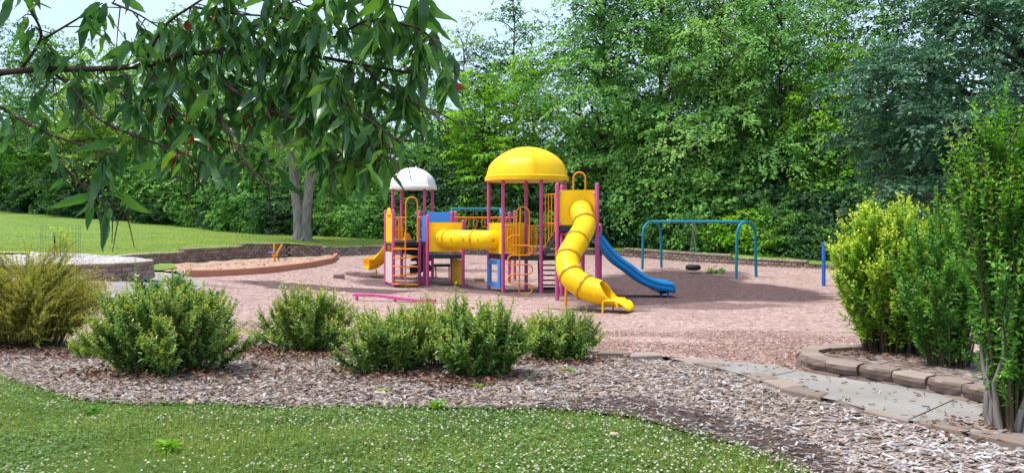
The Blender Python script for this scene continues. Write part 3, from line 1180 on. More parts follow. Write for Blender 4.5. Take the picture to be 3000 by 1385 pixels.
# small oval windows along the camera side of the tube
for i in range(3, len(cpath) - 3, 5):
    t = (cpath[i + 1] - cpath[i - 1]).normalized()
    side = Vector((t.y, -t.x, 0)).normalized()
    c = cpath[i] + side * (rt + .002) + Vector((0, 0, .0))
    m = MB()
    ov = [(.028 * math.copysign(abs(math.cos(a)) ** .6, math.cos(a)), .062 * math.copysign(abs(math.sin(a)) ** .6, math.sin(a))) for a in np.linspace(0, 2 * math.pi, 14, endpoint=False)]
    tz = Vector((t.x, t.y, 0)).normalized()
    m.slab([c + tz * x + Vector((0, 0, z)) - side * (.03 + (z * z) / (2 * rt)) + side * .033 for x, z in ov], .012, -side)
    m.build('window', M['amber_dark'] if i > 16 else M['black'], ct, 0)

# --- crawl pod
for q, zt in ((L3, 1.80), (T2, 1.62)): post(q.x, q.y, zt)
post(T1.x, T1.y, 1.93)
deck_poly('deck', [L3, T2, T1, W2], .31)
panel_quad('blue_panel', W2 + Vector((.1, -.35)), T1 + Vector((-.05, .1)), .45, 1.92, M['sky_blue'], inset=.04)
# yellow activity panel between T1 and T2, below the deck
def print_mat(name, base, ink, sx, sz, th):
    m, t, o = new_mat(name)
    tcn = N(t, 'ShaderNodeTexCoord')
    mpn = N(t, 'ShaderNodeMapping')
    mpn.inputs['Scale'].default_value = (sx, sx, sz)
    t.links.new(tcn.outputs['Object'], mpn.inputs['Vector'])
    vo = N(t, 'ShaderNodeTexVoronoi', Scale=1.0)
    vo.feature = 'F1'
    vo.distance = 'CHEBYCHEV'
    vo.inputs['Randomness'].default_value = .35
    t.links.new(mpn.outputs['Vector'], vo.inputs['Vector'])
    n1 = noise(t, mpn.outputs['Vector'], 2.7, 2)
    f = math_n(t, 'MULTIPLY', maprange(t, vo.outputs['Distance'], th, th - .08), maprange(t, n1, .45, .5))
    principled(t, o, mixc(t, f, base, ink), .5, .3)
    return m


M['print_yellow'] = print_mat('printed_yellow_panel', (.86, .50, .01), (.10, .07, .02), 9, 7, .30)
M['print_white'] = print_mat('printed_cream_panel', (.72, .62, .55), (.16, .13, .12), 7, 26, .30)
panel_quad('activity_panel', T1, T2, -.80, .14, M['print_yellow'], inset=.06)

# --- left module
for q, zt in ((L1, 2.0), (L2, 2.0), (L4, 1.98)): post(q.x, q.y, zt)
for q in (W1, W2, W3, W4): post(q.x, q.y, 2.95, cap=False)
DZ2 = .77
deck_poly('deck', [L1, L4, W2, W1, L2], DZ2)
deck_poly('deck', [W1, W2, W3, W4], DZ2 + .02)
wc = (W1 + W2 + W3 + W4) / 4
wa = [math.atan2(q.y - wc.y, q.x - wc.x) for q in (W1, W2, W3, W4)]
dome('white_dome_roof', (wc.x, wc.y), poly_outline(wa, 1.10, .45), 2.84, .13, .76, M['white'], [], pw=1.85)
# yellow side panel with round crest, cream print panel below it (between L2 and L1)
yp = panel_quad('side_panel', L2, L1, .74, 1.86, M['yellow'], inset=.06, off=.01)
d21 = (L1 - L2).normalized()
mid21 = (L1 + L2) / 2
m = MB()
m.slab([Vector((mid21.x + d21.x * x, mid21.y + d21.y * x, 1.80 + z)) for x, z in [(.24 * math.cos(a), .27 * math.sin(a)) for a in np.linspace(0, math.pi, 12)]], .05, (d21.y, -d21.x, 0))
m.build('crest', M['yellow'], yp, 30)
panel_quad('print_panel', L2, L1, -.72, .42, M['print_white'], inset=.05, off=.02)
# leaf-step climber between L1 and L4
cl = bpy.data.objects.new('leaf_climber', None)
col.objects.link(cl)
cl.parent = ps
WL[cl.name] = wl(ps).copy()
cY = 29.35
cx0 = (1187.5 - 1500) / F * cY
cx1 = (1221 - 1500) / F * cY
zt = P(0, 577, cY).z
bars('climber_pole', [[(cx0 + .02, cY, ZG - .05)] + [(cx0, cY, z) for z in (-.2, .4, 1.0)]], M['orange'], .026, cl)
bars('entry_hoop', [hoop((cx0, cY + .12, .80), (cx1, cY + .2, .80), zt)], M['orange'], .026, cl, 10)
for k, v in enumerate((729.6, 754, 781, 805, 833)):
    z = P(0, v, cY).z
    paths = []
    for sgn in (-1, 1):
        Lf = .47 if k % 2 == 0 else .42
        yaw = (.12 if k % 2 else -.08) * sgn
        pts = []
        for a in np.linspace(0, 2 * math.pi, 20, endpoint=False):
            t = .5 - .5 * math.cos(a)
            wv = .11 * math.sin(a) * (1 - .3 * t)
            pts.append((cx0 + sgn * (t * Lf), cY + wv + yaw * t, z + .012 * math.sin(3 * t) + (.02 * sgn if k % 2 else 0)))
        m = MB()
        m.tube(pts, .021, 8, closed=True)
        m.slab([(cx0 + sgn * (t_ * Lf), cY + w_ * .8 + yaw * t_, z - .008) for t_, w_ in [(.5 - .5 * math.cos(a), .11 * math.sin(a)) for a in np.linspace(0, 2 * math.pi, 16, endpoint=False)]][::sgn], .012, (0, 0, 1))
        m.build('leaf_step', M['orange'], cl, 50)
# guard rails on both sides of the entry
for (xa, xb, ya) in ((L1.x + .06, cx0, L1.y - .02), (cx1, L4.x - .02, L4.y - .5)):
    rails = []
    for z in (1.70, .87):
        rails.append([(xa, ya, z), (xb, ya - .05, z)])
    for k in (.35, .62):
        x = xa + (xb - xa) * k
        rails.append([(x, ya - .03, .87), (x, ya - .03, 1.70)])
    bars('guard_rail', rails, M['orange'], .018)
    clamp((xa - .04, ya, 1.70)); clamp((xa - .04, ya, .87))
panel_quad('narrow_blue_panel', L4 + Vector((.06, .0)), L3 + Vector((0, .1)), .8, 1.78, M['sky_blue'], inset=.06)
# orange driving panel and slide hood at the back of the deck
m = MB()
m.slab([P(1160, 710, 31.9), P(1160, 662, 31.9), P(1170, 656, 31.9), P(1181, 664, 31.9), P(1181, 710, 31.9)], .06, (0, 1, 0))
m.build('steering_panel', M['orange'], ps, 20)
m = MB()
m.slab([P(1190, 708, 33.0), P(1190, 680, 33.0), P(1198, 682, 33.0), P(1208, 703, 33.0), P(1208, 708, 33.0)], .5, (-.3, 1, 0))
m.build('slide_hood', M['orange'], ps, 20)
bars('back_rail', [hoop((-4.62, 31.95, .8), (-4.46, 31.95, .8), 1.66), [(-4.7, 31.9, 1.2), (-4.3, 31.9, 1.2)]], M['orange'], .018)
# small yellow scoop slide at the far left
sl = bpy.data.objects.new('scoop_slide', None)
col.objects.link(sl)
sl.parent = ps
WL[sl.name] = wl(ps).copy()


def chute(name, path, width, depth, mat, parent, n=14, rim=.035, sag=1.0):
    """U-shaped chute with rolled rims swept along a path (double skinned)"""
    path = [Vector(p) for p in path]
    vs, fs = [], []
    prof = []
    hw = width / 2
    for k in range(n + 1):
        a = math.pi * k / n
        prof.append((-hw * math.cos(a) * (1.0), depth * (1 - math.sin(a) ** .7 * 1.0) if sag else 0))
    inner = prof
    outer = [(x * 1.07 + math.copysign(rim, x), z - rim * 1.2 * math.sin(math.pi * k / n)) for k, (x, z) in enumerate(prof)]
    ring = inner + [(inner[-1][0] + rim * .6, inner[-1][1] + rim * .7)] + outer[::-1] + [(inner[0][0] - rim * .6, inner[0][1] + rim * .7)]
    for i, p in enumerate(path):
        t = (path[min(i + 1, len(path) - 1)] - path[max(i - 1, 0)]).normalized()
        sx = t.cross(Vector((0, 0, 1))).normalized()
        uz = sx.cross(t).normalized()
        for x, z in ring:
            vs.append(p + sx * x + uz * z)
    K = len(ring)
    for i in range(len(path) - 1):
        for k in range(K):
            k2 = (k + 1) % K
            fs.append((i * K + k, (i + 1) * K + k, (i + 1) * K + k2, i * K + k2))
    m = MB()
    m.add(vs, fs)
    for i0 in (0, len(path) - 1):
        nI = n + 1
        for k in range(n):
            a, b = i0 * K + k, i0 * K + k + 1
            c_, d_ = i0 * K + (K - 2 - k), i0 * K + (K - 3 - k)
            m.f.append((a, b, d_, c_) if i0 == 0 else (b, a, c_, d_))
    return m.build(name, mat, parent, 45)


scp = spline([(-4.45, 33.1, .50), (-4.75, 33.25, .40), (-5.15, 33.3, .0), (-5.6, 33.2, -.33), (-5.95, 33.0, -.40)], 7)
chute('chute', scp, .62, .40, M['yellow_deep'], sl)
bars('support_leg', [[(-5.62, 33.25, -.42), (-5.60, 33.25, G(-5.6, 33.25) - .02)]], M['yellow_deep'], .03, sl)
# black transfer steps under and behind the left module
tr = bpy.data.objects.new('transfer_steps', None)
col.objects.link(tr)
tr.parent = ps
WL[tr.name] = wl(ps).copy()
steps = [((-4.0, 32.5, .36), (.8, .8)), ((-3.75, 33.2, -.02), (.8, .7)), ((-3.75, 33.9, -.40), (.9, .7)), ((-2.95, 33.6, -.28), (.8, .5))]
for (c, sz) in steps:
    m = MB()
    m.box((c[0], c[1], c[2]), (sz[0], sz[1], .10), bev=.015)
    m.build('step', M['black'], tr, 20)
m = MB()
m.slab([(-4.35, 32.2, .66), (-3.5, 32.2, .66), (-3.5, 32.2, -.05), (-3.75, 32.2, -.18), (-4.0, 32.2, .18), (-4.35, 32.2, .30)], .04, (0, 1, 0))
m.slab([(-4.2, 33.0, -.25), (-3.5, 33.0, -.05), (-3.2, 33.0, -.45), (-4.2, 33.0, -.62)], .04, (0, 1, 0))
m.build('side_plate', M['black'], tr, 20)
bars('support_leg', [[(-2.62, 33.5, -.3), (-2.62, 33.5, ZG - .02)], [(-3.9, 33.9, -.4), (-3.9, 33.9, ZG - .02)], [(-3.2, 33.8, -.3), (-3.2, 33.8, ZG - .02)]], M['yellow_deep'], .03, tr)
bars('handrail', [[(-3.1, 33.3, .2), (-2.6, 33.3, .15), (-2.5, 33.3, .0), (-2.55, 33.3, -.28)]], M['orange'], .02, tr)

# --- overhead ring bridge
rb = bpy.data.objects.new('ring_bridge', None)
col.objects.link(rb)
rb.parent = ps
WL[rb.name] = wl(ps).copy()
Bq1, Bq2 = Vector((-.10, 32.0)), Vector((.11, 33.1))
post(Bq1.x, Bq1.y, 1.95); post(Bq2.x, Bq2.y, 2.0)
Ba1, Ba2 = Vector((T1.x, T1.y)), Vector((-2.25, 32.1))
zbm = 1.70
bars('bridge_beam', [[(Ba1.x, Ba1.y, zbm), (Bq1.x, Bq1.y, zbm)], [(Ba2.x, Ba2.y, zbm), (Bq2.x, Bq2.y, zbm)]], M['orange'], .032, rb)
post(Ba2.x, Ba2.y, 1.95)
for k in range(7):
    t = (k + .6) / 7.2
    a = Vector((*(Ba1.lerp(Bq1, t)), zbm))
    b = Vector((*(Ba2.lerp(Bq2, t)), zbm))
    c = (a + b) / 2
    m = MB()
    m.tube([a, b], .02, 8)
    m.build('cross_bar', M['orange'], rb, 50)
    ring = [(c.x + .085 * math.sin(th) * (.55 + .45 * (1 - math.cos(th)) / 2), c.y, zbm - .19 + .19 * math.cos(th)) for th in np.linspace(0, 2 * math.pi, 22, endpoint=False)]
    m = MB()
    m.tube(ring, .018, 8, closed=True)
    m.build('hand_ring', M['orange'], rb, 50)
bars('bridge_ladder', [[(Bq1.x + .03, Bq1.y + .1, zbm), (Bq1.x + .03, Bq1.y + .1, ZG)], [(Bq2.x - .03, Bq2.y - .1, zbm), (Bq2.x - .03, Bq2.y - .1, ZG)]] +
     [[(Bq1.x + .03, Bq1.y + .1, z), (Bq2.x - .03, Bq2.y - .1, z)] for z in (-.6, -.3, 0, .3, .6)], M['orange'], .02, rb)

# --- yellow dome deck: panel, rails, loop climber
panel_quad('rear_panel', P1, P3, .46, 1.52, M['yellow'], inset=.06)
rails = []
pa, pb2 = P3, P6
for z in (1.42, .52):
    rails.append([(pa.x + .06, pa.y, z), (pb2.x - .06, pb2.y, z)])
for k in range(9):
    t = .08 + .84 * k / 8
    q = pa.lerp(pb2, t)
    rails.append([(q.x, q.y, .52), (q.x, q.y, 1.42)])
bars('rear_guard_rail', rails, M['orange'], .016)
lc = bpy.data.objects.new('loop_climber', None)
col.objects.link(lc)
lc.parent = ps
WL[lc.name] = wl(ps).copy()
cY = 26.72
X = lambda u: (u - 1500) / F * cY
Z = lambda v: CZ - (v - VH) / F * cY
bars('climber_pole', [[(X(1521), cY, ZG - .05), (X(1522), cY, Z(750)), (X(1525), cY, Z(609))]], M['orange'], .027, lc)
rr_ = Z(690) - Z(704.5)
paths = []
sv = [690, 719, 747, 774.5, 803, 831, 859]
pts = [(X(1522), cY, Z(sv[0]))]
xl, xr = X(1488), X(1560)
side = -1
for i in range(len(sv) - 1):
    za, zb = Z(sv[i]), Z(sv[i + 1])
    r = (za - zb) / 2
    if side < 0:
        pts += arc((xl + r, cY - .04, (za + zb) / 2), (-1, 0, 0), (0, 0, 1), r, math.pi / 2, -math.pi / 2, 8)
    else:
        pts += arc((xr - r, cY - .04, (za + zb) / 2), (1, 0, 0), (0, 0, 1), r, math.pi / 2, -math.pi / 2, 8)
    side = -side
pts.append((X(1522), cY, Z(sv[-1])))
bars('loop_rung', [pts], M['orange'], .023, lc)
bars('entry_hoop', [hoop((X(1513), cY + .1, DZ1 + .03), (X(1551), cY + .02, DZ1 + .03), Z(606))], M['orange'], .026, lc)
gl = lambda t: (P2.x + (P4.x - P2.x) * t, P2.y + (P4.y - P2.y) * t)
rl = []
for z in (1.42, .50):
    rl.append([(*gl(.06), z), (*gl(.36), z)])
    rl.append([(*gl(.62), z), (*gl(.94), z)])
for t in (.12, .21, .29, .36, .66, .75, .84):
    rl.append([(*gl(t), .50), (*gl(t), 1.42)])
for (t0_, t1_) in ((.13, .26), (.68, .88)):
    c = [(*gl(t0_), .72), (*gl(t0_), 1.2), (*gl((t0_ * .8 + t1_ * .2)), 1.3), (*gl((t0_ * .2 + t1_ * .8)), 1.3), (*gl(t1_), 1.2), (*gl(t1_), .72), (*gl((t0_ * .2 + t1_ * .8)), .62), (*gl((t0_ * .8 + t1_ * .2)), .62)]
    m = MB()
    m.tube(c, .015, 8, closed=True)
    m.build('rail_loop', M['orange'], ps, 50)
bars('front_guard_rail', rl, M['orange'], .016)
for z in (1.42, .50):
    clamp((*gl(.03), z), (1, -.3, 0)); clamp((*gl(.97), z), (-1, .3, 0))
# blue window frame under the deck between P1 and P2
d12 = (P2 - P1).normalized()
A12 = P1 + d12 * .09
W12 = (P2 - P1).length - .18
m = MB()
zo0, zo1 = -.70, .24
fw = .20
fr = lambda x, z: Vector((A12.x + d12.x * x, A12.y + d12.y * x, z))
nrm3 = (-(-d12.y), -d12.x, 0)
n12 = Vector((d12.y, -d12.x, 0))
for (x0, x1, z0, z1) in ((0, fw, zo0, zo1), (W12 - fw, W12, zo0, zo1), (fw, W12 - fw, zo0, zo0 + fw * .8), (fw, W12 - fw, zo1 - fw * .8, zo1)):
    m.slab([fr(x0, z0), fr(x1, z0), fr(x1, z1), fr(x0, z1)], .09, n12)
m.build('window_panel', M['sky_blue'], ps, 20)
for q, dd in ((P1, d12), (P2, -d12)):
    for z in (.1, -.6, 1.42, .55): clamp((q.x, q.y, z), (dd.x, dd.y, 0))

# --- upper deck with tube slide
R1 = Vector((1.385, 24.65))
tdir = Vector((math.cos(R(-10)), math.sin(R(-10))))
R3 = R1 + tdir * 1.22
R2 = R1 + Vector((-tdir.y, tdir.x)) * 1.3
R4 = R2 + tdir * 1.22
RX = Vector((2.31, 26.2))
for q in (R1, R2, R3): post(q.x, q.y, 2.74)
post(R4.x, R4.y, 1.5); post(RX.x, RX.y, 1.3)
DZ3 = 1.40
deck_poly('deck', [R1, R3, R4, R2], DZ3)
pnl = panel_quad('slide_panel', R1, R3, 1.46, 2.52, M['yellow'], inset=.07, hole=(.62, 1.88, .33))
for q, dd in ((R1, tdir), (R3, -tdir)):
    for z in (2.42, 1.52): clamp((q.x, q.y, z), (dd.x, dd.y, 0))
bars('entry_hoop', [hoop((1.98, 25.9, 1.45), (2.36, 25.85, 1.45), P(0, 505, 25.9).z)], M['orange'], .03)
ts = bpy.data.objects.new('tube_slide', None)
col.objects.link(ts)
ts.parent = ps
WL[ts.name] = wl(ps).copy()
hc = R1 + tdir * (.07 + .62 * (1.22 - .14))
nfront = Vector((tdir.y, -tdir.x))
sp = [(hc.x, hc.y, 1.90), tuple(Vector((hc.x + nfront.x * .3 + .03, hc.y + nfront.y * .3, 1.80))), tuple(P(1713, 660, 23.85)), tuple(P(1691, 706, 23.15)), tuple(P(1664, 757, 22.55)),
      tuple(P(1673, 807, 22.0)), tuple(P(1712, 840, 21.7)), tuple(P(1756, 856, 21.5))]
spath = spline(sp, 8)
cuts = [0, 14, 24, 32, 40, 48, len(spath) - 1]
for a, b in zip(cuts[:-1], cuts[1:]):
    tube_section('tube_section', spath[a:b + 1], .335, M['yellow'], ts)
for idx in cuts[:-1]:
    t = (spath[min(idx + 1, len(spath) - 1)] - spath[max(idx - 1, 0)]).normalized()
    c = spath[idx] + (t * .03 if idx == 0 else Vector((0, 0, 0)))
    m = MB()
    m.tube([c - t * .026, c - t * .024, c + t * .024, c + t * .026], [.325, .368, .368, .325], 32, caps=False)
    fl_ = m.build('flange', M['flange'], ts, 40)
    # bolts round the flange
    mbolt = MB()
    e1 = t.orthogonal().normalized()
    e2 = t.cross(e1)
    for k in range(12):
        a = 2 * math.pi * k / 12
        pbt = c + (e1 * math.cos(a) + e2 * math.sin(a)) * .366
        mbolt.box(pbt, (.02, .02, .02))
    mbolt.build('bolt', M['black'], fl_, 0)
# open exit scoop
ex = spath[-1]
ext = (spath[-1] - spath[-3]).normalized()
flat = Vector((ext.x, ext.y, 0)).normalized()
sxv = flat.cross(Vector((0, 0, 1)))
vs_, fs_ = [], []
NS, NK = 16, 24
for i in range(NS + 1):
    s_ = i / NS
    dist = -.06 + s_ * .92
    hgt = np.interp(s_, [0, .08, .2, .32, .45, .6, .85, 1.0], [.668, .655, .56, .38, .225, .165, .13, .045])
    rad = .335
    half = math.acos(max(-1, 1 - hgt / rad))
    dropend = -.10 * max(0, (s_ - .82) / .18) ** 2
    cen = ex + flat * dist + Vector((0, 0, -.03 * s_))
    wide = 1 + .35 * min(1, max(0, (s_ - .3) / .4)) + .55 * max(0, s_ - .7) / .3
    for k in range(NK + 1):
        a = -half + 2 * half * k / NK
        vs_.append(cen + sxv * (rad * math.sin(a) * wide) + Vector((0, 0, -rad * math.cos(a) + dropend)))
for i in range(NS):
    for k in range(NK):
        a = i * (NK + 1) + k
        fs_.append((a, a + 1, a + NK + 2, a + NK + 1))
m = MB()
m.add(vs_, fs_)
ec = m.build('exit_chute', M['yellow'], ts, 60)
sol = ec.modifiers.new('shell', 'SOLIDIFY')
sol.thickness = .03
sol.offset = 1
# exit support hoops
for sgn in (-1, 1):
    base_p = ex + flat * .40 + sxv * (sgn * .41)
    gz = G(base_p.x, base_p.y) - .02
    topz = ex.z - .17
    a, b = base_p - flat * .16, base_p + flat * .20
    bars('support_leg', [[(a.x, a.y, gz), (a.x + flat.x * .01, a.y, topz - .05), (a.x + flat.x * .06, a.y + flat.y * .06, topz), (b.x - flat.x * .03, b.y - flat.y * .03, topz), (b.x, b.y, topz - .05), (b.x + flat.x * .05, b.y + flat.y * .05, topz - .16)]], M['yellow'], .028, ts)
sp_leg = P(1657, 862, 22.9)
bars('support_leg', [[(sp_leg.x + .03, sp_leg.y, .05), (sp_leg.x, sp_leg.y, G(sp_leg.x, sp_leg.y) - .02)]], M['orange'], .04, ts)

# --- stair from yellow dome deck to the upper deck, tall orange rails
stc = bpy.data.objects.new('stair', None)
col.objects.link(stc)
stc.parent = ps
WL[stc.name] = wl(ps).copy()
sa, sb = Vector((1.38, 27.0)), Vector((1.95, 25.95))
nst = 5
for k in range(nst):
    t = (k + .5) / nst
    c = sa.lerp(sb, t)
    m = MB()
    ang = math.atan2((sb - sa).y, (sb - sa).x)
    m.box((c.x, c.y, DZ1 + (DZ3 - DZ1) * (k + 1) / (nst + 1)), (.26, .78, .05), ang)
    m.build('stair_tread', M['deck'], stc, 0)
pd = Vector((-(sb - sa).y, (sb - sa).x)).normalized()
for sgn in (1, -1):
    a = sa - pd * .42 * sgn * -1 * -1
    o1, o2 = sa + pd * .42 * sgn, sb + pd * .42 * sgn
    m = MB()
    m.slab([(o1.x, o1.y, DZ1 - .1), (o2.x, o2.y, DZ3 - .12), (o2.x, o2.y, DZ3 + .08), (o1.x, o1.y, DZ1 + .12)], .03, (pd.x, pd.y, 0))
    m.build('stringer', M['deck'], stc, 0)
    rl = []
    for k in range(7):
        t = k / 6
        q = o1.lerp(o2, t)
        rl.append([(q.x, q.y, DZ1 + .2 + (DZ3 - DZ1) * t), (q.x, q.y, 2.45)])
    rl.append([(o1.x, o1.y, 2.45), (o2.x, o2.y, 2.45)])
    rl.append([(o1.x, o1.y, DZ1 + .2), (o2.x, o2.y, DZ3 + .2)])
    rl.append([(o1.x, o1.y, 1.50), (o2.x, o2.y, 1.50)])
    bars('stair_rail', rl, M['orange'], .017, stc)
# dark step ladder below the deck
sld = bpy.data.objects.new('step_ladder', None)
col.objects.link(sld)
sld.parent = ps
WL[sld.name] = wl(ps).copy()
for k, v in enumerate((776.5, 791.3, 806, 820.3, 834.4, 843)):
    yk = 28.1 + .10 * k
    m = MB()
    m.box(((1602 - 1500) / F * yk, yk, CZ - (v - VH) / F * yk), (.60, .16, .045))
    m.build('ladder_tread', M['black'], sld, 0)
bars('ladder_rail', [[((1577 - 1500) / F * 28.1, 28.0, .27), ((1579 - 1500) / F * 28.7, 28.6, ZG)], [((1628 - 1500) / F * 28.1, 28.0, .27), ((1628 - 1500) / F * 28.7, 28.6, ZG)]], M['black'], .028, sld)

# --- blue double wave slide
bs = bpy.data.objects.new('wave_slide', None)
col.objects.link(bs)
bs.parent = ps
WL[bs.name] = wl(ps).copy()
zz = [(2.35, 1.10), (2.62, .98), (2.95, .58), (3.25, .27), (3.6, .02), (3.95, -.25), (4.25, -.42), (4.6, -.54), (4.95, -.59), (5.12, -.63)]
pz = spline([(x, 0, z) for x, z in zz], 5)


def wave_slide():
    vs, fs = [], []
    y0, y1, y2 = 25.16, 25.66, 26.16
    # cross-section ring (y, height above bed, out)
    ring = []
    def rail(y):
        return [(y - .045, .20), (y - .03, .245), (y, .26), (y + .03, .245), (y + .045, .20)]
    inner = []
    inner += rail(y0 + .045)
    inner += [(y0 + .12, .03), (y0 + .25, .0), (y1 - .12, .03)]
    inner += [(y1 - .045, .14), (y1, .16), (y1 + .045, .14)]
    inner += [(y1 + .12, .03), (y1 + .25, .0), (y2 - .12, .03)]
    inner += rail(y2 - .045)
    outer = [(y2 + .01, .10), (y2 - .02, -.02), (y2 - .12, -.07), (y1, -.06), (y0 + .12, -.07), (y0 + .02, -.02), (y0 + .0, .06), (y0 + .025, .11), (y0 - .01, .15)]
    ring = inner + outer
    K = len(ring)
    n = len(pz)
    for i, p in enumerate(pz):
        t = (pz[min(i + 1, n - 1)] - pz[max(i - 1, 0)]).normalized()
        up = Vector((-t.z, 0, t.x))
        if up.z < 0: up = -up
        s_ = i / (n - 1)
        for j, (y, h) in enumerate(ring):
            hh = h
            if s_ > .93 and h > .05: hh = h * (1 - .75 * ((s_ - .93) / .07))
            vs.append(Vector((p.x, y, p.z)) + up * hh)
    for i in range(n - 1):
        for k in range(K):
            k2 = (k + 1) % K
            fs.append((i * K + k, i * K + k2, (i + 1) * K + k2, (i + 1) * K + k))
    fs.append(tuple(range(K)))
    fs.append(tuple((n - 1) * K + k for k in range(K - 1, -1, -1)))
    m = MB()
    m.add(vs, fs)
    return m.build('slide_bed', M['blue'], bs, 55)


wave_slide()
m = MB()
foot = []
for i in range(7):
    t = i / 6
    x = 4.45 + .6 * t
    foot.append((x, 0, -.60 - .12 * math.sin(math.pi * t)))
vsf, fsf = [], []
for y in (25.24, 25.34, 26.0, 26.1):
    for (x, _, z) in foot: vsf.append((x, y, z + (.03 if y in (25.24, 26.1) else 0)))
for j in range(3):
    for i in range(6):
        a = j * 7 + i
        fsf.append((a, a + 7, a + 8, a + 1))
m.add(vsf, fsf)
m.build('slide_foot', M['blue'], bs, 50)
bars('support_leg', [[(4.72, 25.5, -.55), (4.72, 25.5, G(4.72, 25.5) - .03)], [(4.92, 25.34, -.55), (4.92, 25.34, G(4.9, 25.3) - .03)], [(4.82, 25.95, -.55), (4.82, 25.95, G(4.8, 25.95) - .03)]], M['post_blue'], .03, bs)
deck_poly('deck', [R3 + Vector((-.3, .5)), R3 + Vector((.05, .75)), R3 + Vector((.0, 1.9)), R3 + Vector((-.5, 1.9))], 1.16)

# ------------------------------------------------------------------ swings
def arch_swing(name, label, A, B, half, ztop, mat, r=.058):
    """two arches across the ends of a beam"""
    A, B = Vector(A), Vector(B)
    c = (A + B) / 2
    root = thing(name, label, 'swing stand', (c.x, c.y, G(c.x, c.y)))
    d = (B - A).normalized()
    nrm = Vector((-d.y, d.x))
    if nrm.y < 0: nrm = -nrm
    m = MB()
    m.tube([(A.x, A.y, ztop - r), (B.x, B.y, ztop - r)], r, 14)
    m.build('beam', mat, root, 50)
    for q in (A, B):
        p0, p1 = q - nrm * half, q + nrm * half
        z0, z1 = G(p0.x, p0.y) - .05, G(p1.x, p1.y) - .05
        rr2 = half * .92
        ex = Vector((nrm.x, nrm.y, 0))
        ce = Vector((q.x, q.y, ztop - r - rr2))
        path = [Vector((p0.x, p0.y, z0))] + arc(ce, -ex, (0, 0, 1), rr2, 0, math.pi, 14) + [Vector((p1.x, p1.y, z1))]
        m = MB()
        m.tube(path, r, 14)
        m.build('arch_leg', mat, root, 50)
    return root, d


A_s, B_s = Vector((6.72, 38.6)), Vector((9.85, 33.8))
zsw = 1.60
swf, sdir = arch_swing('swing_stand', 'teal arched swing frame carrying the tyre swing', A_s, B_s, .62, zsw, M['teal'], .062)
hang = A_s.lerp(B_s, .47)
tz = P(2035, 783, hang.y).z
tx = hang
tsw = thing('tyre_swing', 'black tyre hanging flat on three chains from the teal frame', 'tyre swing', (tx.x, tx.y, tz - .12))
m = MB()
ringp = [(tx.x + .235 * math.cos(a), tx.y + .235 * math.sin(a), tz) for a in np.linspace(0, 2 * math.pi, 28, endpoint=False)]
m.tube(ringp, .115, 12, closed=True, up=Vector((0, 0, 1)))
m.build('tyre', M['rubber'], tsw, 60)
m = MB()
m.tube([(tx.x, tx.y, zsw - .12), (tx.x, tx.y, zsw - .34)], [.05, .035], 10)
m.build('swivel', M['steel'], tsw, 40)


def chain(a, b, parent, link=.07, r=.0075):
    a, b = Vector(a), Vector(b)
    n = max(2, int((b - a).length / link))
    m = MB()
    d = (b - a).normalized()
    e1 = d.orthogonal().normalized()
    e2 = d.cross(e1)
    for k in range(n):
        c = a.lerp(b, (k + .5) / n)
        e = e1 if k % 2 else e2
        hl = (b - a).length / n * .62
        m.tube([c + d * (hl * math.cos(t)) + e * (.017 * math.sin(t)) for t in np.linspace(0, 2 * math.pi, 8, endpoint=False)], r, 4, closed=True)
    return m.build('chain', M['steel'], parent, 60)


for k in range(3):
    a = R(80 + 120 * k)
    chain((tx.x, tx.y, zsw - .30), (tx.x + .24 * math.cos(a), tx.y + .24 * math.sin(a), tz + .10), tsw)

A_b, B_b = Vector((-2.98, 39.9)), Vector((-.56, 39.9))
zb2 = 2.22
bsf, _ = arch_swing('swing_stand', 'teal arched swing frame behind the crawl tube', A_b, B_b, .55, zb2, M['teal'], .058)
# arches splay wider in the photo's depth: belt swings hang from the beam
for (u0, u1, vv, lab) in ((1363.6, 1386, 740, 'black belt swing seat seen left under the crawl tube'), (1412, 1434, 735, 'black belt swing seat seen right under the crawl tube')):
    x0, x1 = (u0 - 1500) / F * 39.9, (u1 - 1500) / F * 39.9
    zs = P(0, vv, 39.9).z
    t_ = thing('belt_swing', lab, 'swing', ((x0 + x1) / 2, 39.9, zs - .06), 'belt swings')
    chain((x0, 39.9, zb2 - .1), (x0 + .02, 39.9, zs + .08), t_)
    chain((x1, 39.9, zb2 - .1), (x1 - .02, 39.9, zs + .08), t_)
    m = MB()
    n = 10
    vv_, ff_ = [], []
    for i in range(n + 1):
        t = i / n
        x = x0 + (x1 - x0) * t
        z = zs + .09 - .17 * math.sin(math.pi * t)
        vv_ += [(x, 39.82, z), (x, 39.98, z), (x, 39.82, z - .015), (x, 39.98, z - .015)]
    for i in range(n):
        a = i * 4
        ff_ += [(a, a + 4, a + 5, a + 1), (a + 3, a + 7, a + 6, a + 2), (a, a + 2, a + 6, a + 4), (a + 1, a + 5, a + 7, a + 3)]
    m.add(vv_, ff_)
    m.build('belt_seat', M['rubber'], t_, 50)

# lone blue post at the right
bp = P(2413, 840, 29.8)
m = MB()
zbp = G(bp.x, bp.y)
ztp = P(0, 709, 29.8).z
m.tube([(bp.x, bp.y, zbp - .05), (bp.x, bp.y, ztp - .03), (bp.x, bp.y, ztp)], [.068, .068, .05], 14)
t_ = thing('marker_post', 'single blue post standing on the chips beside the golden shrub', 'post', (bp.x, bp.y, zbp))
m.build('pole', M['post_blue'], t_, 50)
m = MB()
m.tube([(bp.x, bp.y, zbp + .95), (bp.x, bp.y, zbp + .99)], .073, 14)
m.build('band', M['post_blue'], t_, 40)
m = MB()
m.tube([(bp.x, bp.y, ztp - .10), (bp.x, bp.y, ztp - .06)], .073, 14)
m.build('band', M['post_blue'], t_, 40)

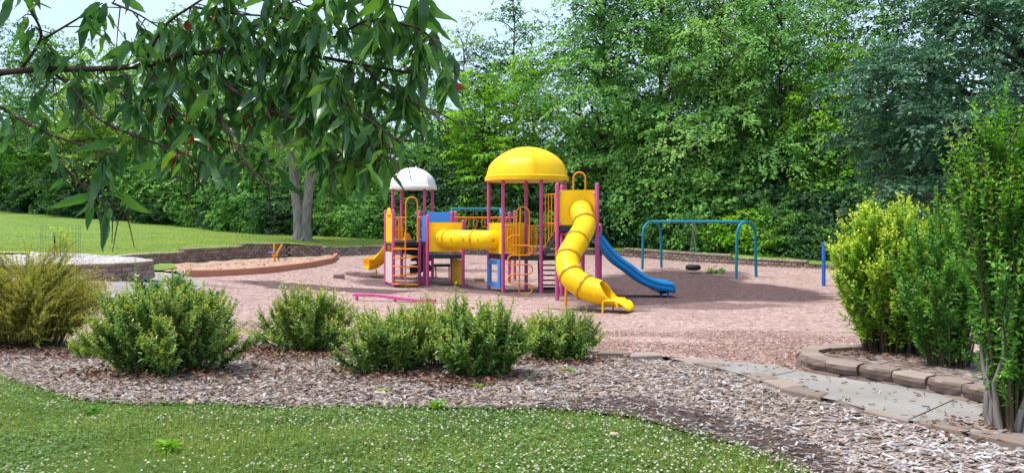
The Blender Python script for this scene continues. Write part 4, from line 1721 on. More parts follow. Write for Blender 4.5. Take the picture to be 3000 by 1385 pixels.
# balance beam
bbt = thing('balance_beam', 'low wavy pink balance beam in front of the play structure', 'balance beam', (-3.5, 24.0, G(-3.5, 24.0)))
bpts = [P(1036, 859, 24.6), P(1075, 859, 24.45), P(1120, 862, 24.3), P(1170, 869, 24.05), P(1215, 874, 23.85), P(1277, 876, 23.7)]
m = MB()
bpp = spline([tuple(p) for p in bpts], 4)
vb, fb = [], []
for i, p in enumerate(bpp):
    t = (bpp[min(i + 1, len(bpp) - 1)] - bpp[max(i - 1, 0)]).normalized()
    sx_ = Vector((-t.y, t.x, 0)).normalized()
    for (a, b) in ((-.06, -.09), (.06, -.09), (.06, -.01), (.05, 0), (-.05, 0), (-.06, -.01)):
        vb.append(p + sx_ * a + Vector((0, 0, b)))
for i in range(len(bpp) - 1):
    for k in range(6):
        k2 = (k + 1) % 6
        fb.append((i * 6 + k, i * 6 + k2, i * 6 + 6 + k2, i * 6 + 6 + k))
fb += [tuple(range(5, -1, -1)), tuple((len(bpp) - 1) * 6 + k for k in range(6))]
m.add(vb, fb)
m.build('beam', M['pink'], bbt, 40)
for i in (1, 11, len(bpp) - 2):
    p = bpp[i]
    m = MB()
    m.tube([(p.x, p.y, p.z - .08), (p.x, p.y, G(p.x, p.y) - .03)], .045, 12)
    m.build('leg', M['pink'], bbt, 40)

# sand digger
dg = P(805, 772, 35.5)
dgz = G(dg.x, dg.y) + .06
dt = thing('sand_digger', 'yellow toy digger with two upright handles in the sandpit', 'sand digger', (dg.x, dg.y, dgz))
m = MB()
m.tube([(dg.x, dg.y, dgz - .05), (dg.x, dg.y, dgz + .35)], .045, 10)
m.build('pedestal', M['orange'], dt, 50)
m = MB()
m.box((dg.x + .0, dg.y, dgz + .32), (.24, .16, .18), .3, bev=.02)
m.build('gear_box', M['orange'], dt, 30)
m = MB()
m.box((dg.x - .08, dg.y + .05, dgz + .44), (.42, .30, .045), .2, bev=.015)
m.build('seat', M['post_blue'], dt, 30)
bars('boom', [[(dg.x + .1, dg.y - .05, dgz + .34), (dg.x + .22, dg.y - .1, dgz + .56), (dg.x + .36, dg.y - .12, dgz + .80)]], M['yellow_deep'], .04, dt)
bars('lever', [[(dg.x - .04, dg.y, dgz + .36), (dg.x - .02, dg.y, dgz + .86)]], M['yellow_deep'], .035, dt)
bars('scoop', [[(dg.x + .08, dg.y + .05, dgz + .30), (dg.x + .16, dg.y + .05, dgz + .12)]], M['black'], .03, dt)

# low stepping blocks on the chips
for (u, v, Y, lab) in ((1403, 826, 31.9, 'small flat brown stepping block on chips under the crawl tube'), (993, 831, 31.2, 'small flat brown stepping block on dark chips left of the play structure')):
    p = P(u, v, Y)
    m = MB()
    z0 = G(p.x, p.y)
    m.box((p.x, p.y, z0 + .09), (.42, .30, .16), .15, bev=.02)
    m.box((p.x, p.y, z0 + .175), (.40, .28, .02), .15)
    o = m.build('stepping_block', M['block'], None, 30, loc=(p.x, p.y, z0))
    setp(o, lab, 'block', 'stepping blocks')

# ------------------------------------------------------------------ vegetation
def norm(a):
    return a / np.maximum(np.linalg.norm(a, axis=-1, keepdims=True), 1e-9)


def leaf_mesh(name, C, D, Nn, L, W, tint, mat, hexa=False, fold=.18, curl=0.0):
    """folded leaves: base C, axis D, face normal Nn"""
    n = len(C)
    D = norm(D)
    S = norm(np.cross(D, Nn))
    Nn = np.cross(S, D)
    L = np.broadcast_to(L, (n,))[:, None]
    W = np.broadcast_to(W, (n,))[:, None]
    if not hexa:
        lift = Nn * W * fold
        V = np.stack([C, C + D * L * .42 + S * W * .5 + lift, C + D * L - Nn * L * curl, C + D * L * .42 - S * W * .5 + lift], 1)
        k = 4
        idx = np.array([0, 1, 2, 0, 2, 3])
        sizes = np.full(n * 2, 3)
    else:
        lift = Nn * W * fold
        V = np.stack([C, C + D * L * .28 + S * W * .46 + lift, C + D * L * .68 + S * W * .36 + lift * .8 - Nn * L * curl * .5, C + D * L - Nn * L * curl,
                      C + D * L * .68 - S * W * .36 + lift * .8 - Nn * L * curl * .5, C + D * L * .28 - S * W * .46 + lift], 1)
        k = 6
        idx = np.array([0, 1, 2, 3, 0, 3, 4, 5])
        sizes = np.full(n * 2, 4)
    F_ = (np.arange(n)[:, None] * k + idx[None]).ravel()
    return np_mesh(name, V.reshape(-1, 3), F_, sizes, mat, np.repeat(tint, k))


def spray_leaves(r, O, A, slen, swid, nl, droop, flat=.55):
    """leaf positions, axes, normals of flat drooping sprays: origins O, axes A"""
    m = len(O)
    up = np.array([0, 0, 1.0])
    A = norm(A)
    S = norm(np.cross(A, up))
    t = r.uniform(.02, 1, (m, nl))
    side = np.where(r.random((m, nl)) < .5, -1.0, 1.0)
    lat = side * r.random((m, nl)) ** .7 * swid * (1 - .65 * t)
    sl = slen * r.uniform(.7, 1.25, (m, 1))
    pos = O[:, None] + A[:, None] * (t * sl)[..., None] + S[:, None] * lat[..., None]
    pos[..., 2] += -droop * t ** 2 * sl - .35 * np.abs(lat) * droop + r.normal(0, .035 * slen, (m, nl))
    ax = A[:, None] * .55 + S[:, None] * (side * .8)[..., None] + r.normal(0, .35, (m, nl, 3))
    ax[..., 2] -= .30 + droop * .4 * t
    nr_ = up[None, None] * .75 + (A * np.array([1, 1, .3]))[:, None] * .75 + r.normal(0, flat, (m, nl, 3))
    tint = .22 + .46 * r.random((m, 1)) + .16 * r.random((m, nl)) + .16 * (t - .5)
    return pos.reshape(-1, 3), ax.reshape(-1, 3), nr_.reshape(-1, 3), tint.ravel()


def blob_crown(name, seed, blobs, dens, slen, swid, nl, leafL, leafW, droop, mat, fill=.35, upbias=.25, flat=.55):
    r = np.random.default_rng(seed)
    Os, As = [], []
    for (c, rad) in blobs:
        rad = np.asarray(rad, float)
        area = 4 * math.pi * ((rad[0] * rad[1] + rad[0] * rad[2] + rad[1] * rad[2]) / 3)
        m = max(6, int(area * dens))
        d = norm(r.normal(0, 1, (m, 3)) + np.array([0, -.15, upbias]))
        k = np.where(r.random(m) < fill, r.uniform(.25, .8, m), r.uniform(.78, 1.05, m))
        Os.append(np.asarray(c) + d * rad * k[:, None])
        a = d * np.array([1, 1, .45]) + r.normal(0, .3, (m, 3))
        As.append(a)
    O, A = np.concatenate(Os), np.concatenate(As)
    pos, ax, nr_, tint = spray_leaves(r, O, A, slen, swid, nl, droop, flat)
    n = len(pos)
    return leaf_mesh(name, pos, ax, nr_, leafL * r.uniform(.6, 1.3, n), leafW * r.uniform(.7, 1.2, n), tint, mat)


def limb_path(r, a, b, sag=.15, n=5):
    a, b = Vector(a), Vector(b)
    L = (b - a).length
    pts = []
    for i in range(n + 1):
        t = i / n
        p = a.lerp(b, t)
        p.z += math.sin(math.pi * t) * L * sag
        if 0 < i < n:
            p += Vector((r.uniform(-1, 1), r.uniform(-1, 1), r.uniform(-1, 1))) * L * .04
        pts.append(p)
    return pts


def tree(name, label, u, Y, H, rx, pal, seed, bottom=.12, leaf=.24, dens=2.2, slen=1.0, swid=.42, nl=22, droop=.35, nblob=20, brad=1.6, bark='bark_dark',
         trunk_r=.2, lean=0.0, group='trees of the wood behind the playground', ry=None, shape=1.0, zb=None, fill=.16, top_r=.35, flat=.24, limbs_out=True):
    r = random.Random(seed)
    x0 = (u - 1500) / F * Y
    z0 = GU(x0, Y) if zb is None else zb
    ry = ry or rx
    root = thing(name, label, 'tree', (x0, Y, z0), group)
    blobs = []
    hb, ht = H * bottom, H
    for i in range(nblob):
        t = (i + .5) / nblob
        h = hb + (ht - hb) * t
        env = math.sin(math.pi * min(1, (t * .82 + .16)) ** shape) ** .6
        env = max(env, top_r * (1 - t) + .1)
        a = i * 2.39996 + r.uniform(-.5, .5)
        rad = brad * (r.uniform(.7, 1.2)) * (1 - .35 * t)
        ro = max(0, env * r.uniform(.55, 1.0))
        c = (lean * h + math.cos(a) * max(0, rx * ro - rad * .45), math.sin(a) * max(0, ry * ro - rad * .45), min(h, ht - rad * .5))
        blobs.append((c, (rad * r.uniform(.9, 1.25), rad * r.uniform(.9, 1.2), rad * r.uniform(.5, .75))))
    me = blob_crown('crown', seed, blobs, dens * .72, slen * 1.4, swid * 1.3, int(nl * 1.5), leaf, leaf * .5, droop, M[pal], fill, flat=flat)
    cr = place('crown', me, root, root.location)
    m = MB()
    tp = [Vector((x0, Y, z0 - .2))]
    for k in range(1, 7):
        t = k / 6
        tp.append(Vector((x0 + lean * H * t * .9 + r.uniform(-.12, .12), Y + r.uniform(-.12, .12), z0 + H * .88 * t)))
    m.tube(tp, [trunk_r * (1.25 if k == 0 else 1) * (1 - .82 * k / 6) for k in range(7)], 8)
    tr_ = m.build('trunk', M[bark], root, 60)
    m = MB()
    for (c, rad) in blobs:
        hh = max(.1, c[2] - math.hypot(c[0], c[1]) * r.uniform(.3, .8))
        t = min(.95, hh / (H * .88))
        s0 = Vector((x0 + lean * H * t * .9, Y, z0 + H * .88 * t))
        e = Vector((x0 + c[0], Y + c[1], z0 + c[2]))
        lp = limb_path(r, s0, e, .08)
        r0 = trunk_r * .42 * (1 - .6 * t)
        m.tube(lp, [r0 * (1 - .8 * k / 5) + .012 for k in range(6)], 5, caps=False)
        for _ in range(4):
            d = Vector((r.gauss(0, 1), r.gauss(0, 1), r.gauss(0, .6))).normalized()
            e2 = e + Vector((d.x * rad[0], d.y * rad[1], d.z * rad[2])) * .9
            m.tube([lp[4], lp[4].lerp(e2, .5) + Vector((0, 0, .08)), e2], [.03, .02, .008], 4, caps=False)
    m.build('limbs', M[bark], root, 60)
    return root


G_L = 'trees beyond the back lawn'
# left side beyond the lawn
tree('broad_tree', 'dark green tree at the far left edge of the back lawn', -60, 82, 20, 6.5, 'l_mid', 101, .05, .34, 1.5, 1.3, .55, 20, group=G_L, nblob=24, brad=2.2)
tree('broad_tree', 'mid green tree left of the yellow green tree beyond the lawn', 160, 78, 17, 5.5, 'l_mid', 102, .05, .33, 1.5, 1.3, .55, 20, group=G_L, nblob=22, brad=2.1)
tree('broad_tree', 'yellow green tree beyond the back lawn behind the hanging branch', 350, 74, 15, 5.2, 'l_olive', 103, .22, .32, 1.6, 1.2, .5, 20, group=G_L, nblob=22, brad=2.0)
tree('feathery_tree', 'tall pale feathery tree beyond the lawn left of the grey twin trunk', 560, 71, 18, 6.2, 'l_pale', 104, .10, .30, 1.8, 1.3, .5, 22, .5, group=G_L, nblob=26, brad=2.1)
tree('feathery_tree', 'pale feathery tree directly behind the grey twin trunk', 790, 66, 17, 5.6, 'l_pale', 105, .12, .30, 1.8, 1.3, .5, 22, .5, group=G_L, nblob=24, brad=2.0)
tree('broad_tree', 'mid green tree behind the white dome roof', 1040, 60, 15.5, 4.8, 'l_mid', 106, .05, .27, 1.9, 1.1, .45, 22, group=G_L, nblob=24, brad=1.8)
tree('feathery_tree', 'pale green tree between white dome and yellow dome', 1240, 58, 13.5, 3.6, 'l_locust', 107, .1, .25, 2.0, 1.1, .42, 22, .45, group=G_L, nblob=20, brad=1.6)
# trees against the sky
tree('open_tree', 'thin leaning tree against the sky left of the tall bare stemmed one', 1345, 63, 17, 3.0, 'l_olive', 108, .35, .24, 1.6, .9, .4, 16, nblob=14, brad=1.1, lean=.03, trunk_r=.16, fill=.5)
tree('round_tree', 'dark round topped tree below the tall thin one', 1430, 60, 14, 3.4, 'l_dark', 109, .15, .24, 2.4, .9, .4, 20, nblob=18, brad=1.5)
tree('tall_tree', 'tall thin tree with bare stem rising against the open sky', 1508, 66, 20.5, 3.1, 'l_mid', 110, .50, .25, 1.9, .9, .4, 18, nblob=18, brad=1.2, trunk_r=.2, fill=.4, top_r=.6)
tree('lime_tree', 'bright lime green tree behind the left half of the yellow dome', 1420, 54, 11.4, 3.3, 'l_lime', 111, .04, .22, 2.7, .85, .38, 22, .25, nblob=24, brad=1.35)
tree('lime_tree', 'bright lime green tree behind the right half of the yellow dome', 1560, 54.5, 12.4, 3.2, 'l_lime', 112, .04, .22, 2.6, .85, .38, 22, .25, nblob=24, brad=1.3)
# the big feathery trees of the middle and right
tree('feathery_tree', 'huge feathery blue green tree right of the yellow dome', 1770, 52, 17.5, 5.0, 'l_locust', 113, .05, .25, 2.5, 1.15, .42, 24, .55, nblob=34, brad=1.7, trunk_r=.3)
tree('feathery_tree', 'tall feathery tree behind the left arch of the tyre swing frame', 1940, 50.5, 18, 4.4, 'l_locust', 114, .12, .24, 2.5, 1.15, .42, 24, .55, nblob=30, brad=1.6, trunk_r=.28)
tree('feathery_tree', 'pale feathery tree above the hanging tyre', 2110, 49, 16.5, 4.6, 'l_pale', 115, .16, .24, 2.4, 1.15, .42, 24, .55, nblob=30, brad=1.6, trunk_r=.28)
tree('feathery_tree', 'feathery tree behind the right arch of the tyre swing frame', 2290, 47, 15.5, 4.2, 'l_locust', 116, .08, .24, 2.5, 1.1, .42, 24, .55, nblob=28, brad=1.6, trunk_r=.26)
tree('lime_tree', 'narrow yellow green tree behind the lone blue post', 2450, 45, 12.0, 2.3, 'l_lime', 117, .08, .22, 2.6, 1.0, .4, 22, .4, nblob=20, brad=1.2)
tree('broad_tree', 'mid green tree between the narrow yellow green tree and the dark oak', 2590, 46, 15.5, 4.0, 'l_mid', 118, .06, .24, 2.2, 1.0, .42, 22, nblob=26, brad=1.6)
tree('broad_tree', 'dark tree behind the oak at the right edge', 2900, 42, 15.5, 5.0, 'l_dark', 119, .04, .25, 2.0, 1.0, .42, 22, nblob=28, brad=1.8)
tree('broad_tree', 'mid green tree filling the gap above the tyre swing beam', 2200, 55, 17.5, 4.6, 'l_mid', 120, .08, .27, 1.8, 1.1, .45, 20, nblob=24, brad=1.9)
tree('broad_tree', 'dark tree deep behind the huge feathery tree', 1700, 60, 15, 4.6, 'l_dark', 121, .04, .28, 1.6, 1.1, .45, 20, nblob=22, brad=1.9)
tree('broad_tree', 'dark tree deep behind the swing frame', 2020, 58, 17, 5.0, 'l_dark', 122, .03, .28, 1.6, 1.1, .45, 20, nblob=24, brad=2.0)
tree('broad_tree', 'dark tree deep behind the lone blue post', 2420, 54, 17.5, 5.0, 'l_dark', 123, .03, .28, 1.6, 1.1, .45, 20, nblob=24, brad=2.0)
# large oak, nearer, right edge
tree('oak_tree', 'large blue green oak reaching in from the right above the golden shrub', 3010, 24.5, 10.2, 5.9, 'l_oak', 124, .24, .17, 6.0, .6, .3, 24, .3, nblob=66, brad=1.1, trunk_r=.24, ry=3.4,
     zb=-.5, group='trees near the playground', flat=.7, fill=.3)

# grey twin-trunk tree on the back lawn
def twin_tree():
    Y = 47.0
    x0 = (886 - 1500) / F * Y
    z0 = GU(x0, Y)
    r = random.Random(5)
    root = thing('twin_trunk_tree', 'grey twin trunk tree standing on the back lawn', 'tree', (x0, Y, z0), 'trees near the playground')
    m = MB()
    s = Y / F
    left = [(0, 0, -.15), (-.22, 0, .0), (-.20, 0, .5), (-.24, 0, 1.5), (-.42, 0, 3.0), (-.62, .1, 4.6), (-1.0, .2, 6.2)]
    right = [(.2, .05, -.15), (.22, .05, 0), (.20, .05, .5), (.20, .05, 1.5), (.36, .05, 3.0), (.52, -.1, 4.6), (.9, -.2, 6.2)]
    for pth, rr in ((left, [.52, .40, .33, .30, .28, .22, .12]), (right, [.50, .38, .33, .31, .29, .22, .12])):
        m.tube(spline([(x0 + p[0], Y + p[1], z0 + p[2]) for p in pth], 4), list(np.interp(np.linspace(0, 6, 25), range(7), rr)), 14)
    m.tube([(x0 + .34, Y, z0 + 3.0), (x0 + .75, Y - .1, z0 + 3.7), (x0 + 1.3, Y - .2, z0 + 5.0)], [.16, .12, .06], 8)
    m.build('trunk', M['bark_grey'], root, 60)
    blobs = []
    for i in range(20):
        a = i * 2.4
        h = 4.9 + 5.2 * (i / 20)
        ro = 2.9 * math.sin(math.pi * (.25 + .65 * i / 20))
        blobs.append(((math.cos(a) * ro, math.sin(a) * ro, h), (1.25, 1.25, .9)))
    me = blob_crown('crown', 77, blobs, 2.3, .9, .38, 22, .21, .1, .4, M['l_pale'])
    place('crown', me, root, root.location)
    m = MB()
    for (c, rad) in blobs:
        st = Vector((x0 + (-.8 if c[0] < 0 else .8), Y, z0 + 5.2))
        m.tube(limb_path(r, st, Vector((x0 + c[0], Y + c[1], z0 + c[2])), .05), [.09, .075, .06, .045, .03, .015], 5, caps=False)
    m.build('limbs', M['bark_grey'], root, 60)


twin_tree()

# understory bushes along the foot of the wood: four shapes, many individuals
bush_me = []
for k, (pal, sd_) in enumerate((('l_mid', 1), ('l_dark', 2), ('l_mid', 3), ('l_locust', 4), ('l_lime', 5), ('l_dark', 6))):
    r_ = random.Random(sd_)
    bl = []
    for i in range(9):
        a = i * 2.4
        rd = r_.uniform(.55, .95)
        bl.append(((math.cos(a) * .9 * r_.uniform(.4, 1.2), math.sin(a) * .7, .45 + 1.5 * (i / 9) * r_.uniform(.8, 1.2)), (rd * 1.15, rd, rd * .8)))
    bush_me.append(blob_crown('foliage', 300 + sd_, bl, 4.2, .6, .3, 18, .18, .095, .4, M[pal]))
bl_line = [(-80, 83), (0, 79.5), (90, 76.5), (180, 74), (270, 71.5), (360, 69), (450, 66.5), (540, 64.5), (620, 62.5), (700, 60.5), (780, 58.8), (850, 57.2), (920, 56), (990, 55), (1060, 54), (1130, 53),
           (1200, 52.4), (1270, 52), (1340, 51.6), (1410, 51.2), (1480, 51), (1550, 50.6), (1630, 50.2), (1710, 49.8), (1790, 49.2), (1860, 48.4), (1930, 47.4), (2000, 46.4), (2070, 45.4), (2140, 44.4), (2210, 43.4),
           (2290, 42.2), (2370, 41), (2450, 40), (2540, 39), (2640, 38), (2740, 37), (2860, 36.3), (2980, 35.6), (3100, 35)]
side_words = ['far left end of the lawn', 'left lawn edge', 'twin trunk tree', 'gap left of the white dome', 'space between the domes', 'yellow dome', 'blue slide', 'tyre swing', 'right wall end']


def bush_place(u):
    refs = [(120, 'beyond the far left of the lawn'), (420, 'behind the lawn above the round planter'), (700, 'behind the lawn left of the twin trunk tree'), (960, 'behind the twin trunk tree'),
            (1220, 'behind the white domed deck'), (1500, 'behind the yellow domed deck'), (1790, 'above the wall behind the blue slide'), (2120, 'above the wall behind the tyre swing'), (9999, 'above the wall behind the blue post')]
    for x, t in refs:
        if u < x: return t
    return ''


kinds = ['leafy', 'dark', 'rounded', 'blue green', 'bright green', 'shaded']
rb_ = random.Random(44)
cnt = {}
ords = ['first', 'second', 'third', 'fourth', 'fifth', 'sixth', 'seventh', 'eighth']
for i, (u, Y) in enumerate(bl_line):
    for row in (0, 1):
        k = rb_.choice((0, 0, 1, 2, 3, 5, 1) if row == 0 else (1, 5, 2, 0, 3))
        if row == 0 and rb_.random() < .10: k = 4
        uu = u + rb_.uniform(-20, 20) + (35 if row else 0)
        YY = Y + (1.8 if row else 0) + rb_.uniform(-.4, .4)
        x = (uu - 1500) / F * YY
        z = GU(x, YY)
        sc = rb_.uniform(.8, 1.15) * (1.7 if row else 1.0) * (1.2 if u < 600 else 1)
        place_t = bush_place(u)
        key = (kinds[k], row, place_t)
        cnt[key] = cnt.get(key, 0) + 1
        lab = '%s %s bush %s' % (ords[cnt[key] - 1], kinds[k] + (' tall' if row else ' low'), place_t)
        root = thing('understory_bush', lab, 'bush', (x, YY, z), 'bushes along the foot of the wood')
        o = place('foliage', bush_me[k], root, (x, YY, z), (0, 0, rb_.uniform(0, 6.28)), (sc, sc, sc * rb_.uniform(.8, 1.15)))
# the dense wood behind, one mass
r = np.random.default_rng(91)
bl = []
for i in range(150):
    uu = r.uniform(-250, 3150)
    YY = np.interp(uu, [-250, 800, 1500, 2000, 3150], [96, 80, 70, 64, 58]) + r.uniform(-2, 6)
    hh = r.uniform(1, 8.0)
    xx = (uu - 1500) / F * YY
    bl.append(((xx, YY, GU(xx, min(YY, 110)) + hh), (2.6, 1.8, 1.9)))
me = blob_crown('far_woods', 92, bl, 1.0, 1.6, .7, 14, .55, .32, .3, M['l_dark'], .3)
setp(place('far_woods', me), 'dark dense wood behind the front trees', None, kind='stuff')

# ------------------------------------------------------------------ near shrubs
M['s_abelia'] = leaf_mat('abelia_leaf', [(0, (.028, .08, .018)), (.35, (.08, .165, .034)), (.62, (.19, .265, .05)), (.85, (.32, .33, .055)), (1, (.38, .23, .06))], .28, .33, .5, big=3)
M['s_gold'] = leaf_mat('golden_feather_leaf', [(0, (.085, .105, .02)), (.4, (.20, .21, .035)), (.8, (.33, .31, .06)), (1, (.36, .25, .07))], .25, .55, .25, big=3)
M['s_privet'] = leaf_mat('golden_privet_leaf', [(0, (.06, .15, .02)), (.35, (.15, .28, .03)), (.62, (.34, .42, .06)), (1, (.60, .57, .16))], .3, .42, .35, big=3.5)
M['s_green'] = leaf_mat('fresh_green_leaf', [(0, (.02, .08, .02)), (.5, (.07, .19, .03)), (.85, (.17, .33, .04)), (1, (.30, .26, .08))], .3, .4, .4, big=2.5)
M['s_glossy'] = leaf_mat('glossy_broad_leaf', [(0, (.02, .075, .025)), (.5, (.05, .14, .045)), (1, (.11, .22, .07))], .2, .28, .55, big=3)


def shrub(name, label, cx, cy, w, d, h, nsh, mat, seed, leafL=.055, leafW=.027, pairs=11, shlen=.42, spread=.6, group=None, upright=.7, tipn=1.0, inner=1200, stem_r=.005, z0=None, low=.08, arch=0.0,
          narrow=1.0, leadf=.22, droop_edge=.6, basew=.55, skirt=.55, density_top=1.0, tiplow=.0, cat='shrub'):
    r = np.random.default_rng(seed)
    z0 = G(cx, cy) + .03 if z0 is None else z0
    root = thing(name, label, cat, (cx, cy, z0), group)
    # main stems fan out from the base; leafy shoots sit along them
    nst = max(10, nsh // 13)
    th = np.arange(nst) * 2.39996 + r.normal(0, .35, nst)
    q = np.sqrt((np.arange(nst) + .5) / nst) * r.uniform(.72, 1.12, nst)
    tall = 1 + np.where(r.random(nst) < leadf, r.uniform(.06, .26, nst), 0)
    hz_ = h * (1 - droop_edge * q ** 2.2) * r.uniform(.74, 1.02, nst) * tall
    SE = np.stack([np.cos(th) * q * w / 2 * narrow, np.sin(th) * q * d / 2, hz_], 1)
    SB = SE * np.array([basew, basew, 0]) + np.array([0, 0, -.02])
    SC = SE * np.array([basew + (1 - basew) * .45, basew + (1 - basew) * .45, .62])
    ci = r.integers(0, nst, nsh)
    ts_ = low + (1 - low) * r.random(nsh) ** .62
    lowq = r.random(nsh) < .16
    ts_ = np.where(lowq, r.uniform(.15, .5, nsh), ts_)[:, None]
    PT = SB[ci] * (1 - ts_) ** 2 + 2 * SC[ci] * ts_ * (1 - ts_) + SE[ci] * ts_ ** 2
    TG = norm(2 * (SC[ci] - SB[ci]) * (1 - ts_) + 2 * (SE[ci] - SC[ci]) * ts_)
    out_ = norm(np.stack([SE[ci][:, 0], SE[ci][:, 1], np.zeros(nsh)], 1) + 1e-6)
    rd = norm(r.normal(0, 1, (nsh, 3)))
    A = norm(TG * .55 + np.array([0, 0, 1.0]) * upright * .5 + out_ * spread * .22 + rd * .62 * (1.15 - .75 * ts_))
    L = shlen * r.uniform(.4, 1.0, nsh) * (.8 + .35 * ts_[:, 0]) * np.where(lowq, .8, 1)
    B = PT
    E = PT + A * L[:, None]
    E[:, 2] = np.maximum(E[:, 2], .03)
    zc = np.clip(E[:, 2] / h, 0, 1)
    pos, ax, nr_, tint, size = [], [], [], [], []
    t = (np.arange(pairs) + .5) / pairs
    e1 = norm(np.cross(A, np.array([.3, .5, .8])))
    e2 = np.cross(A, e1)
    for k in range(pairs):
        tk = np.clip(t[k] + r.normal(0, .02, nsh), 0, 1)
        bend = arch * tk ** 2 * L
        base = B + (E - B) * tk[:, None]
        base = base + out_ * (bend * .6)[:, None]
        base[:, 2] -= bend * .6
        ang = k * 1.57 + r.uniform(-.4, .4, nsh)
        for sg in (0, math.pi):
            dirn = e1 * np.cos(ang + sg)[:, None] + e2 * np.sin(ang + sg)[:, None]
            a_ = dirn * (1 - .35 * tk)[:, None] + A * (.35 + .5 * tk)[:, None] + np.array([0, 0, .1]) + r.normal(0, .18, (nsh, 3))
            pos.append(base)
            ax.append(a_)
            nr_.append(A * .8 + np.array([0, 0, .7]) + r.normal(0, .3, (nsh, 3)))
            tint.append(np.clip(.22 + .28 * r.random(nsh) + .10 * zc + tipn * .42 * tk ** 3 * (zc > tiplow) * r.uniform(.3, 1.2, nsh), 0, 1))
            size.append((1.0 - .45 * tk ** 2) * r.uniform(.7, 1.25, nsh))
    if inner:
        k_ = r.integers(0, nst, inner)
        tt_ = r.uniform(.12, .95, (inner, 1))
        pi_ = SB[k_] * (1 - tt_) ** 2 + 2 * SC[k_] * tt_ * (1 - tt_) + SE[k_] * tt_ ** 2
        thi = r.uniform(0, 2 * math.pi, inner)
        dv = np.stack([np.cos(thi), np.sin(thi), r.uniform(-.3, .6, inner)], 1)
        pos.append(pi_ + dv * r.uniform(.01, .10, (inner, 1)))
        ax.append(dv + r.normal(0, .4, (inner, 3)))
        nr_.append(np.stack([np.cos(thi) * .5, np.sin(thi) * .5, np.ones(inner)], 1) + r.normal(0, .5, (inner, 3)))
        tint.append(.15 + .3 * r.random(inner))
        size.append(r.uniform(.8, 1.3, inner))
    pos, ax, nr_, tint, size = map(np.concatenate, (pos, ax, nr_, tint, size))
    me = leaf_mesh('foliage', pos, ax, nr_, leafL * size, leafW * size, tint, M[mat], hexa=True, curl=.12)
    place('foliage', me, root, (cx, cy, z0))
    m = MB()
    for i in range(0, nsh, 2):
        b, e, ov = Vector(B[i]), Vector(E[i]), Vector(out_[i])
        sp_ = []
        for tt_ in ((0, 1) if not arch else (0, .35, .7, 1)):
            bd = arch * tt_ ** 2 * L[i]
            sp_.append(b.lerp(e, tt_) + ov * (bd * .6) - Vector((0, 0, bd * .6)))
        m.tube(sp_, [stem_r * (1 - .5 * k_ / (len(sp_) - 1)) for k_ in range(len(sp_))], 3, caps=False)
    for i in range(nst):
        pts_ = [Vector(SB[i] * (1 - t_) ** 2 + 2 * SC[i] * t_ * (1 - t_) + SE[i] * t_ ** 2) for t_ in (0, .25, .5, .75, 1)]
        m.tube(pts_, [stem_r * 2.2 * (1 - .17 * k_) for k_ in range(5)], 5, caps=False)
    o = m.build('stems', M['stem'], None, 60, loc=(0, 0, 0))
    o.parent = root
    return root


GS = 'flowering shrubs in the mulch bed'


def at(u, v):
    return uv((u, v))[0]


x, y = at(490, 1092)
shrub('flowering_shrub', 'large leafy shrub with yellow tips, leftmost of the small leaved shrubs', x, y, 1.62, 1.4, .84, 1250, 's_abelia', 1, group=GS, inner=2200, shlen=.30, pairs=10, low=.02)
x, y = at(905, 1035)
shrub('flowering_shrub', 'dark leafy shrub behind the bed, second small leaved shrub from the left', x, y, 1.22, 1.05, .72, 850, 's_abelia', 2, group=GS, inner=1600, shlen=.30, pairs=10, low=.02)
x, y = at(1150, 1092)
shrub('flowering_shrub', 'upright shrub with tall yellow green shoots in the middle of the bed', x, y, 1.12, .9, .50, 720, 's_abelia', 3, group=GS, inner=1000, shlen=.30, pairs=10, low=.02)
x, y = at(1400, 1105)
shrub('flowering_shrub', 'dense dark green shrub nearest the lawn, right of the bed middle', x, y, 1.04, .9, .60, 720, 's_abelia', 4, group=GS, inner=1200, shlen=.30, pairs=10, low=.02)
x, y = at(1635, 1058)
shrub('flowering_shrub', 'low reddish tipped shrub at the right end of the bed', x, y, 1.05, .85, .44, 600, 's_abelia', 5, group=GS, inner=900, pairs=9, low=.02, shlen=.26)
x, y = at(1285, 1075)
shrub('flowering_shrub', 'thin open shrub between the two middle bed shrubs', x, y, .65, .65, .54, 230, 's_abelia', 6, group=GS, inner=500, pairs=10, low=.05)
x, y = at(485, 990)
shrub('broadleaf_shrub', 'broad glossy leaved plant behind the leftmost small leaved shrub', x, y, 1.7, 1.0, .78, 230, 's_glossy', 7, leafL=.12, leafW=.05, pairs=6, shlen=.34, inner=500, low=.3, tipn=.3)
x, y = at(80, 1015)
shrub('golden_shrub', 'feathery golden shrub at the left edge of the picture', x - .02, y, 2.1, 1.5, 1.12, 2600, 's_gold', 8, leafL=.042, leafW=.013, pairs=16, shlen=.5, spread=1.5, upright=.5, inner=3500, low=.05, arch=.35, tipn=.8, stem_r=.003)
x, y = at(265, 1052)
shrub('low_shrub', 'small light green tuft at the foot of the golden shrub', x, y, .5, .45, .25, 120, 's_privet', 9, leafL=.03, leafW=.016, pairs=7, shlen=.2, inner=200)
